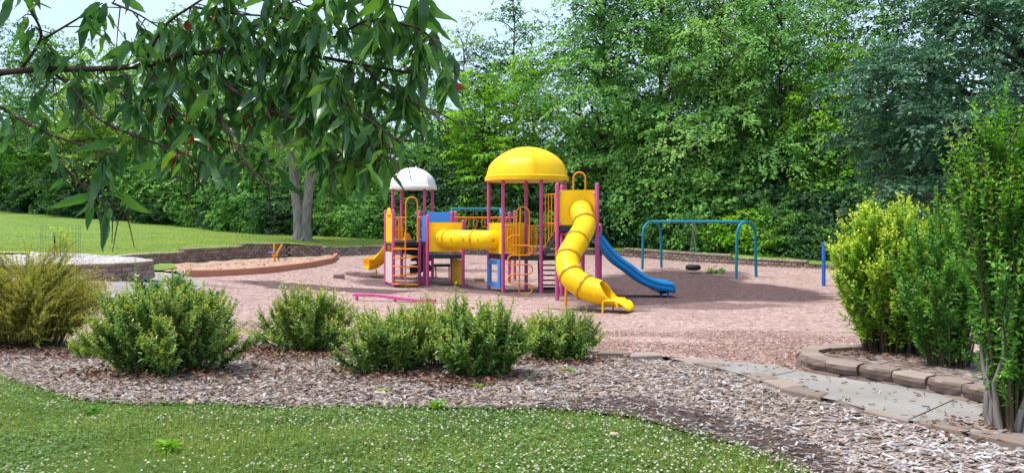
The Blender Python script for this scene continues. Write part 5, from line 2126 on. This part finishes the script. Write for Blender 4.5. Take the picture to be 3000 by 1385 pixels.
# right side
x, y = at(2590, 1075)
shrub('golden_privet', 'tall yellow green shrub growing in the teardrop planter', x + .20, y + .15, 1.52, 1.2, 1.66, 1900, 's_privet', 10, leafL=.062, leafW=.032, pairs=10, shlen=.30, inner=3600, low=.06, stem_r=.006, z0=zrp + .1, tiplow=.3, skirt=.8, leadf=.06, droop_edge=.5, basew=.52)
x, y = at(2800, 1110)
shrub('green_privet', 'dull green shrub behind the path between the two tall right shrubs', x, y + .1, 1.1, .95, 1.65, 700, 's_green', 11, leafL=.055, leafW=.026, pairs=9, shlen=.30, inner=1300, low=.08, skirt=.9, leadf=.08, droop_edge=.35, basew=.35)
x, y = at(2935, 1268)
ups = shrub('upright_privet', 'tall upright loose shrub at the right edge nearest the camera', x + .14, y, 1.2, .9, 2.35, 1250, 's_green', 12, leafL=.055, leafW=.028, pairs=11, shlen=.42, inner=1600, low=.10, droop_edge=.35, basew=.35, spread=.35, upright=1.1, stem_r=.006, skirt=1.0)
# its thick bare stems
rt_ = ups
m = MB()
rr3 = random.Random(9)
for k in range(11):
    a = rr3.uniform(0, 6.28)
    b0 = Vector((x + .05 + .10 * math.cos(a), y + .10 * math.sin(a), G(x, y) - .02))
    e = Vector((x + .16 + .26 * math.cos(a), y + .26 * math.sin(a), rr3.uniform(.8, 1.4)))
    m.tube(limb_path(rr3, b0, e, -.02), [.026, .022, .018, .014, .010, .006], 7, caps=False)
m.build('thick_stems', M['bark_grey'], rt_, 60)

# ------------------------------------------------------------------ overhanging branch with long leaves
M['o_leaf'] = leaf_mat('long_serrate_leaf', [(0, (.022, .062, .022)), (.5, (.05, .125, .032)), (1, (.12, .22, .04))], .38, .27, .6, big=1.5)
M['o_dead'] = leaf_mat('dead_brown_leaf', [(0, (.12, .03, .015)), (1, (.28, .08, .035))], .15, .6, .25)


def long_leaf(name, L, W, bend, twist, mat, seed, tint=.5):
    """lance-shaped leaf hanging along -Z, midrib fold, toothed edge, curved"""
    r = random.Random(seed)
    n = 9
    vs, fs = [], []
    for i in range(n + 1):
        t = i / n
        wv = W * (math.sin(math.pi * min(1, t ** .8 * 1.0)) ** .75) * (1 - .25 * t)
        wv = max(wv, .001)
        tooth = 1 + (.09 if i % 2 else -.03)
        z = -L * t
        y = bend * L * t * t
        a = twist * t
        ca, sa = math.cos(a), math.sin(a)
        lift = .22 * wv
        for sx_, l_ in ((-1, lift), (0, 0), (1, lift)):
            px, py = sx_ * wv * .5 * (tooth if sx_ else 1), l_ + .006 * math.sin(t * 9 + seed) * abs(sx_)
            vs.append((px * ca - py * sa, px * sa + py * ca + y, z))
    for i in range(n):
        for k in (0, 1):
            a = i * 3 + k
            fs.append((a, a + 1, a + 4, a + 3))
    me = bpy.data.meshes.new(name)
    me.from_pydata(vs, [], fs)
    me.polygons.foreach_set('use_smooth', [True] * len(fs))
    at_ = me.attributes.new('tint', 'FLOAT', 'POINT')
    at_.data.foreach_set('value', [tint] * len(vs))
    me.materials.append(mat)
    return me


LV = [long_leaf('leaf', .128, .036, b, tw, M['o_leaf'], k, ti) for k, (b, tw, ti) in enumerate(((.15, .3, .2), (.35, -.6, .5), (-.2, 1.3, .4), (.6, .2, .6), (.05, -1.5, .1), (.3, .8, .95), (.75, -.3, .35), (.0, .15, .7)))]
LD = [long_leaf('dead_leaf', .085, .03, b, tw, M['o_dead'], 30 + k, .5) for k, (b, tw) in enumerate(((.4, 1.4), (-.3, -1.2), (.6, .8)))]
tree_root = thing('overhanging_tree', 'long leaved tree branch hanging into the top left, close to the camera', 'tree', (-4.6, 3.4, G(-4.6, 3.4)))
m = MB()
m.tube(spline([(-4.6, 3.4, -.1), (-4.55, 3.4, .6), (-4.45, 3.4, 1.6), (-4.4, 3.45, 3.0), (-4.3, 3.5, 5.0)], 4), list(np.interp(np.linspace(0, 4, 17), range(5), [.26, .2, .18, .15, .10])), 12)
m.tube(spline([(-4.42, 3.4, 1.9), (-3.6, 3.4, 2.05), tuple(P(-300, 250, 3.35)), tuple(P(0, 213, 3.3))], 5), list(np.interp(np.linspace(0, 3, 16), range(4), [.09, .05, .025, .016])), 10)
m.tube(spline([(-4.40, 3.45, 2.6), (-3.4, 3.6, 2.75), tuple(P(200, -120, 3.5)), tuple(P(520, -60, 3.3)), tuple(P(820, 10, 3.2))], 5), list(np.interp(np.linspace(0, 4, 21), range(5), [.08, .04, .02, .013, .008])), 8)
m.build('trunk', M['twig'], tree_root, 60)
guides = [
    ([(0, 213, 3.3), (130, 203, 3.25), (260, 203, 3.2), (420, 193, 3.15), (520, 165, 3.1), (640, 148, 3.05), (780, 140, 3.0), (900, 160, 2.95), (1060, 190, 2.9), (1210, 215, 2.85)], .0125),
    ([(150, 210, 3.25), (215, 260, 3.2), (285, 345, 3.15), (400, 400, 3.1), (520, 440, 3.05), (600, 480, 3.0)], .006),
    ([(-20, 300, 3.3), (60, 350, 3.25), (150, 395, 3.2), (250, 428, 3.15), (330, 450, 3.1)], .006),
    ([(160, 455, 3.2), (215, 520, 3.15), (280, 570, 3.1), (320, 615, 3.05)], .004),
    ([(620, 290, 3.0), (650, 350, 2.95), (690, 430, 2.9), (750, 510, 2.85), (800, 545, 2.8)], .006),
    ([(660, 250, 3.0), (760, 310, 2.95), (870, 350, 2.9), (1000, 362, 2.85), (1080, 400, 2.8)], .006),
    ([(850, 150, 3.0), (920, 230, 2.9), (1010, 300, 2.85), (1120, 380, 2.8), (1190, 432, 2.75)], .006),
    ([(980, 110, 3.0), (1080, 60, 2.9), (1180, 70, 2.85), (1260, 110, 2.8), (1310, 220, 2.75)], .005),
    ([(420, 190, 3.15), (480, 80, 3.1), (560, 20, 3.05), (640, -30, 3.0)], .006),
    ([(700, 145, 3.05), (760, 60, 3.0), (850, 10, 2.95), (960, -20, 2.9)], .005),
    ([(60, 205, 3.3), (120, 110, 3.25), (90, 30, 3.2), (60, -40, 3.2)], .006),
    ([(120, 120, 3.25), (220, 60, 3.2), (300, 10, 3.15)], .004),
    ([(1060, 190, 2.9), (1140, 260, 2.85), (1230, 310, 2.8), (1290, 330, 2.75)], .004),
    ([(520, 440, 3.05), (560, 500, 3.0), (570, 540, 2.95)], .003),
    ([(870, 350, 2.9), (930, 430, 2.85), (980, 470, 2.8), (1060, 480, 2.75)], .004),
    ([(540, 165, 3.1), (560, 260, 3.05), (600, 330, 3.0)], .004),
    ([(300, 200, 3.2), (330, 260, 3.15), (400, 300, 3.1)], .003),
    ([(1000, 362, 2.85), (1100, 440, 2.8), (1150, 470, 2.75)], .003),
    ([(560, 20, 3.05), (680, 40, 3.0), (800, 50, 2.95), (900, 70, 2.9)], .004),
    ([(900, 20, 3.0), (1000, 10, 2.95), (1120, 10, 2.9), (1220, 30, 2.85)], .004),
    ([(640, 150, 3.1), (700, 230, 3.1), (760, 260, 3.05), (850, 270, 3.0)], .004),
    ([(900, 160, 3.0), (980, 220, 3.0), (1080, 260, 2.95), (1180, 280, 2.9)], .004),
    ([(440, 190, 3.2), (470, 270, 3.15), (520, 340, 3.1), (620, 400, 3.05), (720, 430, 3.0)], .004),
    ([(230, 480, 3.15), (290, 560, 3.1), (340, 600, 3.1), (380, 630, 3.1)], .003),
    ([(330, 10, 3.3), (400, 40, 3.2), (480, 90, 3.15)], .004),
]
m = MB()
rl_ = random.Random(21)
spots = []                                      # (position, outward direction, hang strength)
for pts, r0 in guides:
    path = spline([tuple(P(*p)) for p in pts], 6)
    n = len(path)
    m.tube(path, [r0 * (1 - .7 * i / (n - 1)) + .0012 for i in range(n)], 7, caps=False)
    # side twigs
    L = sum((path[i + 1] - path[i]).length for i in range(n - 1))
    k = int(L / .043)
    for j in range(k):
        i = int((j + .5) / k * (n - 1))
        if i < 2 and r0 > .01: continue
        p = path[i]
        t = (path[min(i + 1, n - 1)] - path[max(i - 1, 0)]).normalized()
        d = (t * .7 + Vector((rl_.gauss(0, .6), rl_.gauss(0, .7), rl_.gauss(-.15, .55)))).normalized()
        ln_ = rl_.uniform(.05, .17)
        e = p + d * ln_ + Vector((0, 0, -.025))
        m.tube([p, p.lerp(e, .5) + Vector((0, 0, .01)), e], [.0028, .0022, .0013], 5, caps=False)
        spots.append((e, d, 5))
        spots.append((p.lerp(e, .55), d, 2))
    spots.append((path[-1], t, 8))
m.build('twigs', M['twig'], tree_root, 60)


def keep(u, v):
    """leafy region of the branch in the picture's top left: dense in the middle, open at the left and lower edge"""
    lim = np.interp(u, [-100, 60, 160, 250, 320, 400, 480, 560, 640, 760, 860, 980, 1080, 1180, 1260, 1320, 1380],
                    [430, 430, 460, 630, 640, 500, 500, 500, 440, 520, 530, 525, 500, 440, 330, 240, 60])
    return v < lim


leaves = []
for (p, d, nl) in spots:
    u = 1500 + p.x / p.y * F
    v = VH - (p.z - CZ) / p.y * F
    if not keep(u, v): continue
    dens = np.interp(u, [0, 300, 430, 520, 1100, 1300], [.36, .42, .6, .95, .95, .75]) * (1.0 if v < 330 else .72)
    for _ in range(nl):
        if rl_.random() > dens: continue
        az_ = rl_.uniform(0, 6.28)
        tilt = min(1.15, abs(rl_.gauss(.42, .38)))
        leaves.append((p + Vector((rl_.gauss(0, .008), rl_.gauss(0, .012), rl_.gauss(0, .01))), az_, tilt, rl_.uniform(.5, 1.2), rl_.random()))
rl_.shuffle(leaves)
# 300 leaves that show largest are objects of their own, the rest one mesh
leaves.sort(key=lambda q: -q[3] / q[0].y)
rest_v, rest_f, rest_t = [], [], []
nd = 0
dead_mod = 26
for i, (p, az_, tilt, sc, rv) in enumerate(leaves):
    dead = (rv < (.13 if p.x / p.y < -.35 else .05))
    me = LD[i % 3] if dead else LV[i % 8]
    if i < 300:
        place('dead_leaf' if dead else 'leaf', me, tree_root, p, (tilt * math.cos(az_), tilt * math.sin(az_), az_), (sc, sc, sc))
    else:
        mat_ = Matrix.Translation(p) @ (Matrix.Rotation(az_, 4, 'Z') @ Matrix.Rotation(tilt * math.sin(az_), 4, 'Y') @ Matrix.Rotation(tilt * math.cos(az_), 4, 'X')) @ Matrix.Scale(sc, 4)
        co = np.empty(len(me.vertices) * 3, np.float32)
        me.vertices.foreach_get('co', co)
        co = co.reshape(-1, 3) @ np.array(mat_.to_3x3()).T + np.array(p)
        b = sum(len(q) for q in rest_v)
        rest_v.append(co)
        rest_f.append(np.array([list(f.vertices) for f in me.polygons]).ravel() + b)
        rest_t.append(np.full(len(co), .15 + .7 * rl_.random()))
V = np.concatenate(rest_v)
Fc = np.concatenate(rest_f)
o_ = Vector(tree_root.location)
me = np_mesh('leaves', V - np.array(o_), Fc, np.full(len(Fc) // 4, 4), M['o_leaf'], np.concatenate(rest_t), True)
setp(place('leaves', me, tree_root, o_), kind='stuff')

# ------------------------------------------------------------------ sapling with its guard
sx0, sy0 = (178 - 1500) / F * 25.6, 25.6
sz0 = ptop + (25.6 - 23.5) * .055
sg = thing('sapling_guard', 'round green wire mesh guard around the young sapling in the gravel', 'tree guard', (sx0, sy0, sz0))
m = MB()
gr_ = .56
for k in range(26):
    a = 2 * math.pi * k / 26
    m.tube([(sx0 + gr_ * math.cos(a), sy0 + gr_ * math.sin(a), sz0 - .02), (sx0 + gr_ * math.cos(a), sy0 + gr_ * math.sin(a), sz0 + 1.0)], .0022, 3, caps=False)
for k in range(9):
    z = sz0 + .04 + k * .12
    m.tube([(sx0 + gr_ * math.cos(a), sy0 + gr_ * math.sin(a), z) for a in np.linspace(0, 2 * math.pi, 26, endpoint=False)], .0022, 3, closed=True)
M['wire'] = paint_mat('green_wire', (.05, .14, .09), .5, .3)
m.build('mesh', M['wire'], sg, 0)
sk = thing('support_stake', 'dark metal stake with a white top beside the sapling', 'stake', (sx0 - .2, sy0, sz0))
m = MB()
m.box((sx0 - .2, sy0, sz0 + .32), (.035, .03, .68))
m.build('shaft', M['black'], sk, 0)
m = MB()
m.box((sx0 - .2, sy0, sz0 + .74), (.036, .031, .16))
m.build('white_tip', M['white'], sk, 0)
shrub('sapling', 'thin yellow green sapling inside the wire guard', sx0 + .02, sy0, .75, .7, .98, 60, 's_privet', 31, leafL=.07, leafW=.03, pairs=6, shlen=.3, inner=0, low=.25, z0=sz0, stem_r=.004, cat='sapling')

# ------------------------------------------------------------------ grass, clover, chips, litter
def inside_strip(A, B, n, seed):
    """random plan points between polylines A and B, area-uniform"""
    r = np.random.default_rng(seed)
    a, b = resample(A, 200), resample(B, 200)
    wid = np.linalg.norm(a - b, axis=1)
    seg = np.r_[0, np.linalg.norm(np.diff((a + b) / 2, axis=0), axis=1)] * wid
    cdf = np.cumsum(seg)
    s = np.interp(r.random(n) * cdf[-1], cdf, np.arange(200))
    t = r.random(n)[:, None]
    i = np.clip(s.astype(int), 0, 198)
    f = (s - i)[:, None]
    pa = a[i] * (1 - f) + a[i + 1] * f
    pb_ = b[i] * (1 - f) + b[i + 1] * f
    return pa * (1 - t) + pb_ * t


near_edge = [(-5.0, 4.3), (-3, 4.2), (0, 4.1), (2.4, 4.0), (3.2, 3.6)]
ledge = [q for q in lawn_edge if -6.2 < q[0] < 3.4]


def lawn_pts(n, seed, over=.05):
    p = inside_strip(near_edge, ledge, n, seed)
    r = np.random.default_rng(seed + 1)
    return p + r.normal(0, over, p.shape)


def patch_noise(p, s, seed):
    r = np.random.default_rng(seed)
    v = np.zeros(len(p))
    for _ in range(5):
        k = r.normal(0, s, 2)
        v += np.sin(p @ k + r.uniform(0, 6.28))
    return v / 5


M['grass'] = leaf_mat('grass_blade', [(0, (.07, .11, .03)), (.45, (.16, .215, .055)), (.75, (.24, .285, .075)), (1, (.36, .33, .09))], .35, .5, .3, big=1.3)
M['clover'] = leaf_mat('clover_leaf', [(0, (.055, .105, .028)), (.5, (.11, .185, .048)), (1, (.19, .265, .07))], .3, .5, .3, big=1.3)
nB = 110000
p = lawn_pts(nB, 500, .045)
rj = np.random.default_rng(505)
p = p + rj.normal(0, .12, p.shape) * (rj.random(nB) < .12)[:, None]
bare = patch_noise(p, 3.2, 506)
p = p[(bare < .62) | (rj.random(nB) < .25)]
nB = len(p)
r = np.random.default_rng(501)
pn = patch_noise(p, 1.6, 502)
h = r.uniform(.022, .062, nB) * (1 + .55 * pn) * np.where(r.random(nB) < .06, 1.8, 1)
zz_ = zlow(p[:, 0], p[:, 1]) - .022
th = r.uniform(0, 2 * math.pi, nB)
ln2 = r.uniform(.1, .9, nB)
D = np.stack([np.cos(th) * ln2, np.sin(th) * ln2, np.ones(nB)], 1)
Nn = np.stack([-np.cos(th), -np.sin(th), ln2], 1) + r.normal(0, .2, (nB, 3))
yel = np.clip(1 - np.abs((p[:, 1] - 7.0) / .35), 0, 1) * np.clip(1 - np.abs(p[:, 0] + .5) / 1.6, 0, 1)
pn2 = patch_noise(p, 4.5, 503)
tint = np.clip(.47 + .22 * pn + .20 * pn2 + r.normal(0, .17, nB) + .7 * yel, 0, 1)
me = leaf_mesh('lawn_grass', np.c_[p, zz_], D, Nn, h * 1.25, r.uniform(.004, .0095, nB), tint, M['grass'])
setp(place('lawn_grass', me), 'short green grass of the near lawn', None, kind='stuff')
nC_ = 26000
p = lawn_pts(nC_, 510, .03)
pn = patch_noise(p, 1.9, 511)
p = p[(pn + np.random.default_rng(3).normal(0, .35, nC_)) > -.25]
nC_ = len(p)
r = np.random.default_rng(512)
zz_ = zlow(p[:, 0], p[:, 1]) + r.uniform(.0, .035, nC_)
Cs, Ds, Ns, Ts = [], [], [], []
th = r.uniform(0, 6.28, nC_)
tt = np.clip(.45 + r.normal(0, .2, nC_), 0, 1)
for k in range(3):
    a = th + k * 2.094
    Cs.append(np.c_[p, zz_])
    Ds.append(np.stack([np.cos(a), np.sin(a), r.normal(0, .25, nC_)], 1))
    Ns.append(np.array([0, 0, 1.0]) + r.normal(0, .3, (nC_, 3)))
    Ts.append(tt)
me = leaf_mesh('clover_leaves', np.concatenate(Cs), np.concatenate(Ds), np.concatenate(Ns), .017, .016, np.concatenate(Ts), M['clover'])
setp(place('clover_leaves', me), 'clover leaves spread through the near lawn', None, kind='stuff')
# white clover heads
nF = 5200
p = lawn_pts(nF, 520, .02)
pn = patch_noise(p, 1.5, 521)
dn = np.where(p[:, 1] > 6.0, .25, -.05) - .9 * np.clip(1 - np.abs((p[:, 1] - 6.95) / .3), 0, 1) * np.clip(1 - np.abs(p[:, 0] + .4) / 1.4, 0, 1)
pn3 = patch_noise(p, 5.0, 523)
p = p[(pn * 1.1 + pn3 * .9 + dn + np.random.default_rng(5).normal(0, .3, nF)) > .08]
r = np.random.default_rng(522)
ico = MB()
hv, hf = [], []
rings = [(.0, -.55), (.75, -.35), (1.0, .1), (.7, .6), (0, .85)]
K = 7
hv.append((0, 0, -.55))
for rad, z in rings[1:4]:
    for k in range(K):
        a = 2 * math.pi * (k + (.5 if z > .3 else 0)) / K
        hv.append((rad * math.cos(a), rad * math.sin(a), z))
hv.append((0, 0, .85))
for k in range(K):
    k2 = (k + 1) % K
    hf.append((0, 1 + k2, 1 + k))
    hf.append((1 + k, 1 + k2, 1 + K + k2, 1 + K + k))
    hf.append((1 + K + k, 1 + K + k2, 1 + 2 * K + k2, 1 + 2 * K + k))
    hf.append((1 + 2 * K + k, 1 + 2 * K + k2, 1 + 3 * K))
hv = np.array(hv)
nv = len(hv)
n = len(p)
sc = r.uniform(.0055, .010, n)
hz = zlow(p[:, 0], p[:, 1]) + r.uniform(.03, .065, n)
V = hv[None] * sc[:, None, None] * (1 + r.normal(0, .08, (n, nv, 1))) + np.c_[p, hz][:, None]
ff = np.concatenate([np.array(f) for f in hf])
sz_ = np.tile([len(f) for f in hf], n)
FF = (np.arange(n)[:, None] * nv + ff[None]).ravel()
M['clover_flower'] = tint_mat('clover_flower', [(0, (.36, .27, .17)), (.3, (.50, .46, .33)), (1, (.62, .60, .48))], .8, .1)
me = np_mesh('clover_flowers', V.reshape(-1, 3), FF, sz_, M['clover_flower'], np.repeat(r.random(n), nv))
setp(place('clover_flowers', me), 'white clover flower heads dotted over the near lawn', None, kind='stuff')


nT = 42000
r = np.random.default_rng(700)
uu_ = r.uniform(-60, 1180, nT)
ya = np.interp(uu_, [-60, 300, 600, 850, 1000, 1180], [27, 28.5, 37, 43.4, 44.2, 44.8])
yb = np.interp(uu_, [-60, 0, 400, 800, 1180], [82, 79, 68, 58, 52.5])
yy_ = 1 / (1 / ya + (1 / yb - 1 / ya) * r.random(nT))
xx_ = (uu_ - 1500) / F * yy_
h = r.uniform(.03, .085, nT)
th = r.uniform(0, 6.28, nT)
D = np.stack([np.cos(th) * .5, np.sin(th) * .5, np.ones(nT)], 1)
pn = patch_noise(np.c_[xx_, yy_], .5, 701) + .6 * patch_noise(np.c_[xx_, yy_], 1.7, 702)
me = leaf_mesh('back_lawn_grass', np.c_[xx_, yy_, zup(xx_, yy_) - .01], D, np.stack([-np.cos(th), -np.sin(th), np.full(nT, .5)], 1), h, h * .55, np.clip(.55 + .3 * pn + r.normal(0, .12, nT), 0, 1), M['grass'])
setp(place('back_lawn_grass', me), 'mown grass tufts of the back lawn', None, kind='stuff')


M['clod'] = tint_mat('sand_clod', [(0, (.13, .08, .06)), (1, (.34, .22, .16))])


def chips(name, p, zoff, Lr, Wr, mat, seed, label, tint=None):
    r = np.random.default_rng(seed)
    n = len(p)
    z = zlow(p[:, 0], p[:, 1]) + zoff + r.uniform(0, .014, n)
    th = r.normal(0, .9, n)
    d = np.stack([np.cos(th), np.sin(th), r.normal(0, .16, n)], 1)
    d = norm(d)
    up = norm(np.array([0, 0, 1.0]) + r.normal(0, .2, (n, 3)))
    s = norm(np.cross(d, up))
    up = np.cross(s, d)
    L = r.uniform(*Lr, n)[:, None] * .5
    W = r.uniform(*Wr, n)[:, None] * .5
    T = r.uniform(.003, .009, n)[:, None]
    c = np.c_[p, z]
    tp = r.uniform(.4, 1, (n, 1))
    V = np.stack([c - d * L - s * W * tp, c + d * L * .9 - s * W, c + d * L + s * W * tp, c - d * L * .85 + s * W,
                  c - d * L - s * W * tp + up * T, c + d * L * .9 - s * W + up * T, c + d * L + s * W * tp + up * T, c - d * L * .85 + s * W + up * T], 1)
    idx = np.array([4, 5, 6, 7, 0, 1, 5, 4, 1, 2, 6, 5, 2, 3, 7, 6, 3, 0, 4, 7])
    FF = (np.arange(n)[:, None] * 8 + idx[None]).ravel()
    tt = r.random(n) if tint is None else tint
    me = np_mesh(name, V.reshape(-1, 3), FF, np.full(n * 5, 4), mat, np.repeat(tt, 8))
    return setp(place(name, me), label, None, kind='stuff')


p = inside_strip(lawn_edge, bed_back, 40000, 600) + np.random.default_rng(601).normal(0, .04, (40000, 2))
st_, sb_ = np.array(soil_top), np.array(soil_bot)
ins = (p[:, 1] < np.interp(p[:, 0], st_[:, 0], st_[:, 1], left=-9, right=-9) - .04) & (p[:, 0] > -.2)
okx = (p[:, 0] > -6.4) & (np.abs(p[:, 0]) < p[:, 1] * .68 + .3)
p = p[okx & (~ins | (np.random.default_rng(8).random(len(p)) < .05))]
pn = patch_noise(p, 2.2, 602)
tt = np.clip(.5 + .12 * pn + np.random.default_rng(603).normal(0, .22, len(p)) + .12 * np.clip(p[:, 0] / 3, -.3, 1), 0, 1)
chips('mulch_chips', p, .010, (.035, .105), (.010, .028), M['chip'], 604, 'weathered grey wood chips on the shrub bed', tt)
p = inside_strip(soil_bot[1:], soil_top[1:], 900, 610) + np.random.default_rng(611).normal(0, .05, (900, 2))
chips('soil_chips', p, .024, (.02, .06), (.006, .016), M['chip'], 612, 'stray wood chips on the bare soil strip')
p = inside_strip(path_bot[1:], path_top[1:], 170, 630)
p[:, 1] -= np.abs(np.random.default_rng(631).normal(0, .12, 170))
chips('path_chips', p, .052, (.02, .07), (.006, .016), M['chip'], 632, 'stray wood chips scattered on the right concrete path')
# playground chips nearest the bed
near_b = bed_back[2:6] + uv((1850, 1048)) + path_top[1:8]
far_b = [(-6, 17), (-3, 17), (0, 17), (4, 17), (8, 16)]
p = inside_strip(near_b, far_b, 22000, 620)
chips('playground_chips', p, .03, (.025, .075), (.008, .02), M['chip_pink'], 622, 'pinkish loose wood chips at the near side of the playground',
      np.clip(np.random.default_rng(623).normal(.55, .24, 22000), 0, 1))
deb = inside_strip([(-9, 17), (0, 16), (10, 16)], [(-9, 30), (0, 38), (12, 34)], 500, 650)
chips('dark_debris', deb, .03, (.05, .14), (.012, .03), M['chip_pink'], 651, 'dark scraps of bark strewn over the playground chips', np.random.default_rng(652).uniform(0, .25, 500))
clods = inside_strip(curb_pl[3:-4], sand_far[1:], 420, 660)
chips('sand_clods', clods, .075, (.05, .16), (.03, .08), M['clod'], 661, 'dark clods and scraps scattered over the sandpit', np.random.default_rng(662).uniform(0, 1, 420))
# brown leaf litter under the shrubs
M['litter'] = tint_mat('brown_leaf_litter', [(0, (.07, .03, .02)), (.5, (.19, .095, .06)), (1, (.34, .20, .13))], .75, .2)
pl = []
r = np.random.default_rng(640)
for (u, v, n, sx_, sy_) in ((490, 1105, 500, .6, .35), (905, 1050, 420, .55, .35), (1150, 1105, 300, .4, .28), (1400, 1118, 350, .4, .28), (1635, 1068, 260, .4, .25), (100, 1040, 500, .8, .3), (2600, 1075, 350, .5, .25), (740, 1035, 260, .3, .3), (2920, 1275, 120, .3, .25)):
    x, y = at(u, v)
    pl.append(np.c_[r.normal(x, sx_, n), r.normal(y, sy_, n)])
pl = np.concatenate(pl)
n = len(pl)
inpl = (pl[:, 0] > rp_front[0][0]) & (pl[:, 1] > 7.6)
z = zlow(pl[:, 0], pl[:, 1]) + .045 + r.uniform(0, .02, n) + np.where(inpl, .11, 0)
th = r.uniform(0, 6.28, n)
D = np.stack([np.cos(th), np.sin(th), r.normal(0, .25, n)], 1)
me = leaf_mesh('leaf_litter', np.c_[pl, z], D, np.array([0, 0, 1.0]) + r.normal(0, .35, (n, 3)), r.uniform(.04, .10, n), r.uniform(.02, .04, n), r.random(n), M['litter'], hexa=True, fold=.25, curl=.2)
setp(place('leaf_litter', me), 'brown dead leaves gathered under the shrubs', None, kind='stuff')

# ------------------------------------------------------------------ small things
def weed(label, u, v, s, n, seed, mat='s_privet'):
    x, y = at(u, v)
    z0 = G(x, y) + .01
    r = np.random.default_rng(seed)
    root = thing('weed', label, 'weed', (x, y, z0), 'broad leaved weeds')
    th = r.uniform(0, 6.28, n)
    D = np.stack([np.cos(th), np.sin(th), r.uniform(.15, .9, n)], 1)
    C = r.normal(0, s * .18, (n, 3))
    C[:, 2] = r.uniform(0, s * .25, n)
    me = leaf_mesh('foliage', C, D, np.array([0, 0, 1.0]) + r.normal(0, .2, (n, 3)), s * r.uniform(.5, 1, n), s * r.uniform(.16, .28, n), np.clip(.45 + r.normal(0, .15, n), 0, 1), M[mat], hexa=True, curl=.3)
    place('foliage', me, root, (x, y, z0))


weed('broad leaved weed with bright leaves low on the left of the near lawn', 490, 1320, .13, 26, 1, 'l_lime')
weed('bright green weed on the lawn edge below the middle shrubs', 1285, 1197, .13, 24, 2, 'l_lime')
weed('small yellow green sprout on the mulch left of the middle shrubs', 1130, 1152, .07, 12, 3)
weed('low green sprouts at the foot of the reddish shrub', 1655, 1092, .09, 22, 4, 'l_lime')
weed('small green seedling at the foot of the dense dark shrub', 1400, 1140, .10, 22, 5, 'l_lime')
weed('weed with long upright leaves at the far left of the lawn', 265, 1215, .13, 14, 6, 'l_mid')


def rock(name, label, u, v, size, mat, seed, cat='stone', Y=None):
    x, y = at(u, v) if Y is None else tuple(P(u, v, Y).xy)
    z0 = G(x, y) + .03
    r = random.Random(seed)
    m = MB()
    vs, fs = [], []
    A_, B_ = 7, 4
    for j in range(B_ + 1):
        ph = math.pi * j / B_
        for i in range(A_):
            a = 2 * math.pi * i / A_
            k = 1 + r.uniform(-.3, .22)
            vs.append((x + size[0] * k * math.sin(ph) * math.cos(a), y + size[1] * k * math.sin(ph) * math.sin(a), z0 + size[2] * .7 + size[2] * k * math.cos(ph)))
    for j in range(B_):
        for i in range(A_):
            i2 = (i + 1) % A_
            fs.append((j * A_ + i, (j + 1) * A_ + i, (j + 1) * A_ + i2, j * A_ + i2))
    m.add(vs, fs)
    o = m.build(name, mat, None, 30, loc=(x, y, z0))
    return setp(o, label, cat)


M['tan_stone'] = block_mat('tan_stone', (.50, .34, .22), (.60, .45, .32))
M['pale_stone'] = block_mat('pale_stone', (.42, .40, .36), (.52, .50, .46))
M['orange_stone'] = block_mat('orange_sandstone', (.42, .22, .14), (.52, .31, .21))
rock('stone', 'tan flat stone lying in the lawn near the bare soil', 1800, 1288, (.035, .025, .018), M['tan_stone'], 3)
rock('stone', 'pair-like pale stone on the lawn edge left of the middle', 560, 1196, (.04, .03, .03), M['tan_stone'], 4)
rock('stone', 'white stone standing between the two left leafy shrubs', 765, 905, (.08, .06, .10), M['pale_stone'], 5, Y=11.5)
rock('stone', 'orange sandstone rock beside the golden shrub near the low planter', 285, 862, (.12, .10, .10), M['orange_stone'], 6, Y=17.5)
# fallen leafy twig beside the tyre
ft = P(2095, 790, 36.0)
rt2 = thing('fallen_twig', 'fallen leafy green twig on the chips right of the tyre', 'twig', (ft.x, ft.y, G(ft.x, ft.y) + .03), None)
r = np.random.default_rng(66)
n = 160
C = np.c_[r.uniform(-.42, .42, n), r.normal(0, .12, n), np.abs(r.normal(.10, .06, n))]
me = leaf_mesh('foliage', C, r.normal(0, 1, (n, 3)) + np.array([1, 0, 0]), np.array([0, 0, 1.0]) + r.normal(0, .5, (n, 3)), .14, .07, np.clip(r.normal(.5, .2, n), 0, 1), M['l_locust'], hexa=True)
place('foliage', me, rt2, rt2.location)
m = MB()
gz = G(ft.x, ft.y) + .06
m.tube([(ft.x - .45, ft.y, gz), (ft.x, ft.y + .05, gz + .05), (ft.x + .42, ft.y - .05, gz + .04)], [.018, .014, .006], 6)
m.build('stem', M['stem'], rt2, 60)
